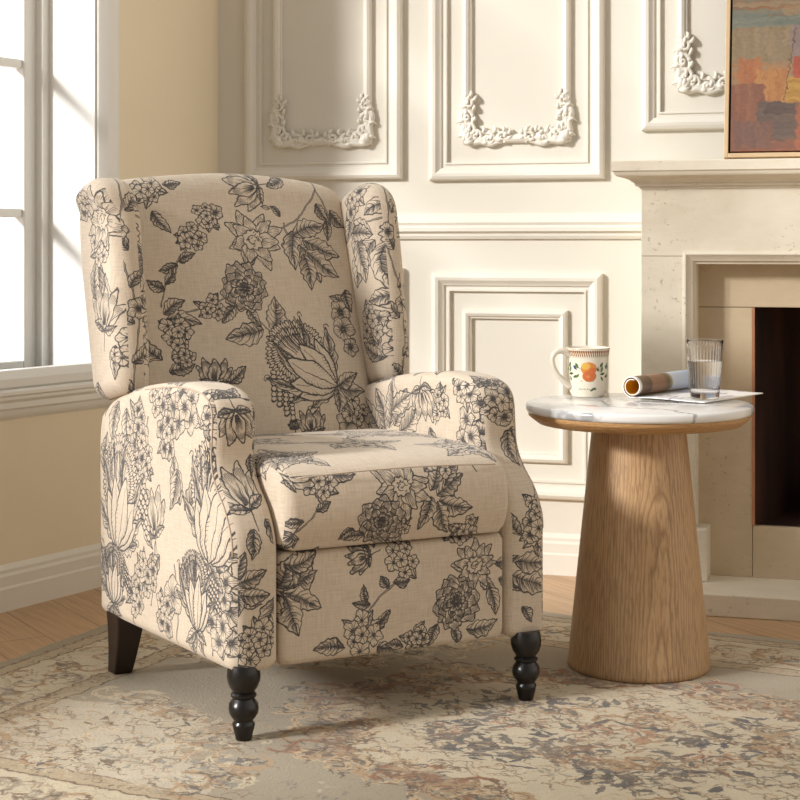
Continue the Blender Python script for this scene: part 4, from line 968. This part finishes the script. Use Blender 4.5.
# back rest
BKO = np.vstack([curve([(.045, .9), (.045, .97), (.052, 1.015), (.08, 1.036), (.16, 1.049), (.25, 1.057), (.33, 1.060), (.41, 1.057), (.5, 1.049), (.575, 1.034), (.602, 1.012), (.608, .97), (.608, .9)], 70), [(.605, .7), (.6, .5), (.595, .42), (.45, .42), (.2, .42), (.06, .42), (.05, .5), (.046, .7)]])
BKO = resample(BKO, 130, True)
def bk(u, z, c):
    k = 1 - ((u - .33) / .3) ** 2
    return CH(u, .487 + .306 * (z - .488) + c - .012 * k, z)
b = MB(); soft_slab(b, BKO, 0, .13, .042, bk, .004, 8, 8, bulge0=.02); chp('backrest', b, 'back')
# wings
WG = curve([(.462, .602), (.456, .66), (.466, .75), (.482, .86), (.496, .94), (.51, .995), (.535, 1.027), (.575, 1.04), (.62, 1.03), (.66, 1.01), (.685, .97), (.68, .88), (.65, .75), (.622, .64), (.606, .592), (.57, .576), (.53, .584), (.49, .593)], 120, True)
for side, (u0, u1) in ((0, (-.012, .062)), (1, (.588, .66))):
    b = MB()
    def fn(v, z, u, side=side):
        k = smooth((z - .962) / .045); sg = -1 if side == 0 else 1
        fl = .02 * k * sg * (1 if u < .03 else .2) * (1 if side == 0 else .1)
        return CH(u + fl, v, z)
    soft_slab(b, WG, u0, u1, .034, fn, .003, 8, 7); chp('wing', b, 'wing')
    # pleated roll over the outer top of the wing
# legs
LEG = [(.0125, .0), (.0145, .001), (.0165, .010), (.0195, .022), (.0205, .026), (.0205, .030), (.0175, .033), (.0175, .036), (.022, .041), (.0265, .049), (.0275, .057), (.026, .066), (.021, .073), (.0195, .0755), (.0235, .079), (.0235, .083), (.0195, .086), (.0205, .089), (.026, .096), (.030, .108), (.0305, .118), (.029, .128), (.027, .136)]
for u, v in ((.036, .026), (.622, .012)):
    b = MB(); b.lathe(LEG, CH(u, v, .0068), 36); o = b.build('leg', M['black'], ch, angle=50); o['label'] = 'turned black front leg'
for u0, u1 in ((.035, .04), (.615, .61)):
    b = MB()
    rings = []
    for t in np.linspace(0, 1, 7):
        h = lerp(.030, .019, t); uu = lerp(u0, u1, t); vv = lerp(.535, .575, t ** 1.5); z = lerp(.145, .0068, t)
        rings.append([CH(uu + a * h, vv + c * h, z) for a, c in ((-1, -1), (1, -1), (1, 1), (-1, 1))])
    b.grid(rings); o = b.build('leg', M['espresso'], ch, bevel=.003, smooth_=False); o['label'] = 'square tapered dark brown rear leg'

# ------------------------------------------------------------------ side table
TC = (.508, 3.405)
tb = thing('side_table', 'round side table with marble top on tapered oak pedestal', 'table', (*TC, .0068))
b = MB(); b.lathe([(.148, .0), (.151, .003), (.150, .012), (.0985, .513), (.0985, .5142)], (*TC, .0068), 96); b.build('pedestal', M['oak'], tb, angle=60)
b = MB(); b.lathe([(.10, .5205), (.205, .5205), (.214, .522), (.231, .535), (.234, .538), (.234, .5445), (.0, .5445)], (*TC, 0), 96); b.build('wooden_rim', M['oakrim'], tb, angle=50)
b = MB(); b.lathe([(.0, .5447), (.234, .5447), (.2385, .547), (.240, .551), (.240, .558), (.2385, .562), (.2355, .5635), (.0, .5636)], (*TC, 0), 96, caps=False); b.build('marble_top', M['marble'], tb, angle=60)
TZ = .5638

# mug
mc = (.418, 3.562, TZ)
mug = thing('coffee_mug', 'white ceramic mug painted with orange fruit and leaves', 'mug', mc)
mp = [(.0, .0), (.034, .0), (.036, .002), (.036, .004), (.0395, .010), (.042, .02), (.0432, .04), (.044, .065), (.0455, .088), (.0485, .103), (.0495, .1065), (.0485, .1085), (.0470, .107), (.0435, .09), (.0415, .06), (.0405, .03), (.036, .012), (.0, .009)]
t, i, uv = m_image('painted_mug_glaze', draw_mug(), .18)
t.bsdf(i.outputs[0], .18); M['mug'] = t.m
def mug_uv(co, n, c):
    ac = math.atan2(c.y - mc[1], c.x - mc[0]); a = math.atan2(co.y - mc[1], co.x - mc[0])
    if a - ac > math.pi: a -= 2 * math.pi
    if ac - a > math.pi: a += 2 * math.pi
    inside = (Vector((co.x - mc[0], co.y - mc[1], 0)).dot(n) < -.01) or c.z - mc[2] > .1085
    if inside: return (.02, .5)
    return ((a + math.pi / 2 + .1) / (2 * math.pi) + .5, (co.z - mc[2]) / .11)
b = MB(); b.lathe(mp, mc, 64, caps=False); b.build('body', M['mug'], mug, uv=mug_uv, angle=60)
hd = Vector((-.9, -.25, 0)).normalized()
hp = curve([(.041, .092), (.056, .101), (.073, .100), (.083, .088), (.081, .068), (.070, .048), (.056, .034), (.040, .022)], 30)
b = MB(); b.tube([(mc[0] + hd.x * r, mc[1] + hd.y * r, mc[2] + z) for r, z in hp], [.0064 + .0014 * math.cos(i / 29 * 6.28) for i in range(30)], 12)
M['glaze'] = m_plain('cream_mug_glaze', lin(222, 212, 195), .2, .03, 30); b.build('handle', M['glaze'], mug, angle=180)

# magazine: flat page with its far side rolled up
ME, MF = (.63, .776), (-.776, .63); MA = (.645, 3.387); ML = .272
def MG(e, f, z): return (MA[0] + e * ME[0] + f * MF[0], MA[1] + e * ME[1] + f * MF[1], TZ + z)
mg = thing('magazine', 'open magazine with one half rolled up beside the water glass', 'magazine', MG(.1, .08, 0))
r0 = .0235; fl = .178
cs = [(f, .0022 + .002 * smooth((f - .02) / .1) * (1 - smooth((f - .13) / .05)) + .0006) for f in np.linspace(0, fl, 16)]
nf = len(cs)
for a in np.linspace(0, 2 * math.pi * 1.55, 60)[1:]:
    r = r0 - .0052 * a / (2 * math.pi)
    cs.append((fl + r * math.sin(a), .003 + r0 - r * math.cos(a)))
A = np.array(cs); tg = np.gradient(A, axis=0); tg /= np.linalg.norm(tg, axis=1)[:, None]; nn = np.stack([-tg[:, 1], tg[:, 0]], 1)
th_ = .0020
outer = A - nn * th_ * .5; inner = A + nn * th_ * .5
def sheet(i0, i1, name, parent):
    b = MB(); NE = 16
    loop = [tuple(p) for p in outer[i0:i1]] + [tuple(p) for p in inner[i0:i1][::-1]]
    rings = [[MG(e, f, z) for f, z in loop] for e in np.linspace(0, ML, NE)]
    b.grid(rings, True, True)
    n = i1 - i0; NL = len(loop)
    # inner face of the roll shows the yellow inside cover
    if i0 > 0: b.mi = [1 if (k < (NE - 1) * NL and (k % NL) >= n) else 0 for k in range(len(b.f))]
    def uv(co, nrm, c):
        e = (co.x - MA[0]) * ME[0] + (co.y - MA[1]) * ME[1]; f = (co.x - MA[0]) * MF[0] + (co.y - MA[1]) * MF[1]
        return (e / ML, .48 * min(1, max(0, f / .19)) if i0 == 0 else .75)
    return b.build(name, [M['paper'], M['yellow']], parent, uv=uv, angle=50)
sheet(0, nf + 1, 'flat_pages', mg); sheet(nf, len(A), 'rolled_pages', mg)

# glass of water
gc = (.655, 3.44, TZ + .0058)
gl = thing('drinking_glass', 'ribbed clear tumbler half full of water', 'glass', gc)
def fl_(a, z, k): return .0007 * math.cos(a * 34) * smooth((z - .012) / .02) * (1 - smooth((z - .108) / .008)) if k < 12 else 0
gp = [(.0, .0), (.026, .0), (.0300, .002), (.0312, .006), (.0318, .016), (.0332, .036), (.0345, .056), (.0358, .076), (.0371, .096), (.0378, .108), (.0384, .114), (.0398, .124), (.0398, .1265), (.0384, .127), (.0372, .125), (.0358, .112), (.0343, .094), (.0318, .056), (.0302, .03), (.0292, .0175), (.026, .013), (.0, .012)]
b = MB(); b.lathe(gp, gc, 136, fl_, caps=False); b.build('glass_body', M['glass'], gl, angle=60)
b = MB(); b.lathe([(.0, .0118), (.0262, .0128), (.0294, .0173), (.0304, .03), (.0320, .056), (.0334, .079), (.0338, .0815), (.0, .0805)], gc, 64, caps=False); o = b.build('water', M['water'], gl, angle=60); o['label'] = 'clear water filling the lower two thirds'

# ------------------------------------------------------------------ fireplace
FN = .24; FL, FRr = 1.258, 2.542
fp = thing('fireplace', 'pale stone fireplace with moulded mantel shelf and dark firebox', 'fireplace', BW(1.9, .2, 0))
HZ = .054; OL, OR_, OT = 1.363, 2.437, .884         # outer edge of the bolection moulding
IL, IR, IT = 1.395, 2.405, .846
b = MB()
b.box(BW, (FL, OL + .012), (0, FN), (HZ, OT - .012)); b.box(BW, (OR_ - .012, FRr), (0, FN), (HZ, OT - .012)); b.box(BW, (FL, FRr), (0, FN), (OT - .012, 1.045))
b.build('surround', M['stone'], fp, smooth_=False, bevel=.002)
b = MB(); g_ = .0015
for z in (OT - .012,):
    b.box(BW, (FL + .001, OL), (FN - .002, FN + .0004), (z - .0008, z + .0008))
b.build('stone_joint', m_plain('joint_shadow', lin(176, 162, 138), .9), fp, smooth_=False)
# mantel: slab, cornice
def mantel(mb, prof):
    """prof: (overhang, z); returns round the left end, the front and the right end"""
    rings = []
    for o, z in prof:
        rings.append([BW(FL - o, 0, z), BW(FL - o, FN + o, z), BW(FRr + o, FN + o, z), BW(FRr + o, 0, z)])
    mb.grid(rings, True, True)
b = MB(); mantel(b, [(.064, 1.085), (.066, 1.087), (.066, 1.110), (.064, 1.112)]); ms = b.build('mantel_shelf', M['stone'], fp, smooth_=False)
b = MB(); mantel(b, [(-.002, 1.043), (.004, 1.043), (.004, 1.049), (.014, 1.050), (.014, 1.056), (.019, 1.059), (.026, 1.064), (.036, 1.069), (.048, 1.072), (.056, 1.074), (.06, 1.078), (.062, 1.085), (-.002, 1.085)]); b.build('cornice', M['stone'], fp, angle=30)
# moulding round the opening (left, top, right)
PM = [(0, -.01), (0, .006), (.004, .008), (.008, .008), (.012, .004), (.018, -.001), (.024, -.004), (.027, -.010), (.032, -.012), (.032, -.075)]
b = MB(); b.grid([[BW(s, FN + n, z) for s, z in ((OL + i, HZ + .128), (OL + i, OT - i), (OR_ - i, OT - i), (OR_ - i, HZ + .128))] for i, n in PM], False, False); b.build('opening_moulding', M['stone'], fp, angle=30)
for s0, s1 in ((OL - .005, IL + .03), (IR - .03, OR_ + .005)):
    b = MB(); b.box(BW, (s0, s1), (.10, FN + .016), (HZ, HZ + .132)); b.build('plinth_block', M['stone'], fp, smooth_=False, bevel=.003)
# travertine slip set back inside the moulding
SN = .165
b = MB()
b.box(BW, (IL - .01, FB[0]), (0, SN), (HZ, .7405)); b.build('slip_jamb', M['slip'], fp, smooth_=False, bevel=.0012)
b = MB(); b.box(BW, (FB[1], IR + .01), (0, SN), (HZ, .7405)); b.build('slip_jamb', M['slip'], fp, smooth_=False, bevel=.0012)
b = MB(); b.box(BW, (IL - .01, IR + .01), (0, SN), (.742, IT + .02)); b.build('slip_lintel', M['slip'], fp, smooth_=False, bevel=.0012)
b = MB(); b.box(BW, (FB[0] + .0012, FB[1] - .0012), (-.16, SN - .001), (HZ, .185)); b.build('slip_sill', M['slip'], fp, smooth_=False, bevel=.0012)
b = MB(); b.box(BW, (FB[0], FB[0] + .006), (SN - .02, SN + .002), (.187, .741)); b.build('copper_edging', M['copper'], fp, smooth_=False)
b = MB(); d0, d1 = -.30, SN - .02
vs = [BW(*p) for p in ((FB[0] + .006, d1, .186), (FB[1] - .006, d1, .186), (FB[1] - .14, d0, .186), (FB[0] + .14, d0, .186), (FB[0] + .006, d1, .7408), (FB[1] - .006, d1, .7408), (FB[1] - .14, d0, .7408), (FB[0] + .14, d0, .7408))]
b.add(vs, [(0, 1, 2, 3), (4, 7, 6, 5), (0, 3, 7, 4), (3, 2, 6, 7), (2, 1, 5, 6)]); b.build('firebox', M['firebox'], fp, smooth_=False)
b = MB(); b.box(BW, (1.312, 2.488), (.0, .392), (.0, HZ)); b.build('hearth_slab', M['hearth'], fp, smooth_=False, bevel=.003)

def log(p0, p1, r, label):
    p0, p1 = Vector(p0), Vector(p1); b = MB(); n = 9; rnd = random.Random(int(r * 9999))
    d = (p1 - p0).normalized(); s = d.cross(Vector((0, 0, 1))).normalized(); u = s.cross(d)
    rings = []
    offs = [rnd.uniform(.9, 1.1) for _ in range(14)]
    for i in range(n):
        c = p0.lerp(p1, i / (n - 1)); rings.append([tuple(c + (s * math.cos(2 * math.pi * j / 14) + u * math.sin(2 * math.pi * j / 14)) * r * offs[j] * rnd.uniform(.97, 1.03)) for j in range(14)])
    b.grid(rings, True, True); b.mi[-2:] = [1, 1]
    o = b.build('fire_log', [M['bark'], M['cutwood']], None, tuple((p0 + p1) / 2), angle=50); tag(o, label, 'log', 'logs in the firebox')
log(BW(1.68, -.01, .187 + .037), BW(2.02, .01, .187 + .037), .035, 'reddish charred log lying at the front of the firebox floor')
log(BW(1.7, -.14, .187 + .043), BW(2.1, -.11, .187 + .042), .042, 'thick dark log lying at the back of the firebox')
log(BW(1.70, .03, .187 + .114), BW(1.98, -.14, .187 + .130), .030, 'charred log resting across the two lower ones in the firebox')

# painting leaning on the mantel shelf
PW, PH = .87, .62; ps = 1.466; tilt = math.atan2(.13, PH)
def PT(x, d, y): # x along wall, d out of the picture plane, y up the picture
    n = .235 - y * math.sin(tilt) + d * math.cos(tilt); z = 1.1125 + y * math.cos(tilt) + d * math.sin(tilt)
    return BW(ps + x, n, z)
pt = thing('framed_painting', 'abstract painting in rust, ochre and grey, leaning on the mantel', 'painting', PT(PW / 2, 0, 0))
b = MB(); e = .011; dep = .03
for x, y in (((0, e), (0, PH)), ((PW - e, PW), (0, PH)), ((e, PW - e), (0, e)), ((e, PW - e), (PH - e, PH))): b.box(PT, x, (0, dep), y)
b.build('frame', M['frame'], pt, smooth_=False, bevel=.0015)
b = MB(); b.box(PT, (e, PW - e), (.001, .008), (e, PH - e)); b.build('backing', M['shadowgap'], pt, smooth_=False)
t, i, uv = m_image('painted_canvas', draw_painting(), .6)
v = t.noise(t.n('ShaderNodeMapping', Vector=uv, Scale=(60, 90, 1)).outputs[0], 1, 4)
wv = t.n('ShaderNodeVectorMath', {'operation': 'SCALE'}, **{'0': t.n('ShaderNodeVectorMath', {'operation': 'SUBTRACT'}, **{'0': t.n('ShaderNodeTexNoise', Vector=uv, Scale=38., Detail=5).outputs[1], '1': (.5, .5, .5)}).outputs[0], 'Scale': .035}).outputs[0]
t.set(i, 'Vector', t.n('ShaderNodeVectorMath', {'operation': 'ADD'}, **{'0': uv, '1': wv}).outputs[0])
muted = t.mix(.3, i.outputs[0], lin(112, 88, 74))
t.bsdf(t.mix(.3, muted, t.mix(1, muted, t.ramp(v, [(.3, .4), (.7, 1.)]), 'MULTIPLY')), .55, v, .4, .002); M['art'] = t.m
g2 = .016
def art_uv(co, n, c):
    s = (co.x - WC[0]) * WD[0] + (co.y - WC[1]) * WD[1] - ps
    return ((s - g2) / (PW - 2 * g2), (co.z - 1.1125) / math.cos(tilt) / PH)
b = MB(); b.box(PT, (g2, PW - g2), (.006, .026), (g2, PH - g2)); b.build('canvas', M['art'], pt, smooth_=False, uv=art_uv)

# ------------------------------------------------------------------ camera, sun, sky
cam = bpy.data.cameras.new('camera'); co = bpy.data.objects.new('camera', cam); COL.objects.link(co)
co.location = (0, 0, .9); co.rotation_euler = (R(90), 0, 0)
cam.sensor_width = 36; cam.lens = 72; cam.shift_y = -155 / 800; cam.clip_start = .05
scene.camera = co
sun = bpy.data.lights.new('sun', 'SUN'); so = bpy.data.objects.new('sun', sun); COL.objects.link(so)
SD = Vector((.9, .436, -.41)).normalized(); so.rotation_euler = SD.to_track_quat('-Z', 'Y').to_euler(); so.location = (-4, 1, 4)
sun.energy = SUN_E; sun.angle = R(8); sun.color = (1, .982, .955)
wd = bpy.data.worlds.new('world'); scene.world = wd; wd.use_nodes = True; nt = wd.node_tree; nt.nodes.clear()
ou = nt.nodes.new('ShaderNodeOutputWorld'); bg = nt.nodes.new('ShaderNodeBackground'); tc = nt.nodes.new('ShaderNodeTexCoord')
dp = nt.nodes.new('ShaderNodeVectorMath'); dp.operation = 'DOT_PRODUCT'; dp.inputs[1].default_value = (LO_[0], LO_[1], .15)
nt.links.new(tc.outputs['Generated'], dp.inputs[0])
rp = nt.nodes.new('ShaderNodeValToRGB'); nt.links.new(dp.outputs['Value'], rp.inputs[0])
rp.color_ramp.elements[0].position = .05; rp.color_ramp.elements[0].color = (*WORLD_DIM, 1)
rp.color_ramp.elements[1].position = .6; rp.color_ramp.elements[1].color = (*WORLD_SKY, 1)
d2 = nt.nodes.new('ShaderNodeVectorMath'); d2.operation = 'DOT_PRODUCT'; d2.inputs[1].default_value = (.98, .05, .2)
nt.links.new(tc.outputs['Generated'], d2.inputs[0])
r2 = nt.nodes.new('ShaderNodeValToRGB'); nt.links.new(d2.outputs['Value'], r2.inputs[0])     # warm fill lobe added on the open right side to brighten the window wall
r2.color_ramp.elements[0].position = .2; r2.color_ramp.elements[0].color = (0, 0, 0, 1)
r2.color_ramp.elements[1].position = .95; r2.color_ramp.elements[1].color = (*WORLD_RIGHT, 1)
ad = nt.nodes.new('ShaderNodeMix'); ad.data_type = 'RGBA'; ad.blend_type = 'ADD'; ad.inputs[0].default_value = 1
nt.links.new(rp.outputs[0], ad.inputs[6]); nt.links.new(r2.outputs[0], ad.inputs[7])
nt.links.new(ad.outputs[2], bg.inputs[0]); bg.inputs[1].default_value = 1.0; nt.links.new(bg.outputs[0], ou.inputs[0])
scene.view_settings.view_transform = 'Standard'; scene.view_settings.look = 'None'; scene.view_settings.exposure = 0
for o in bpy.data.objects:
    if '_o' in o: del o['_o']
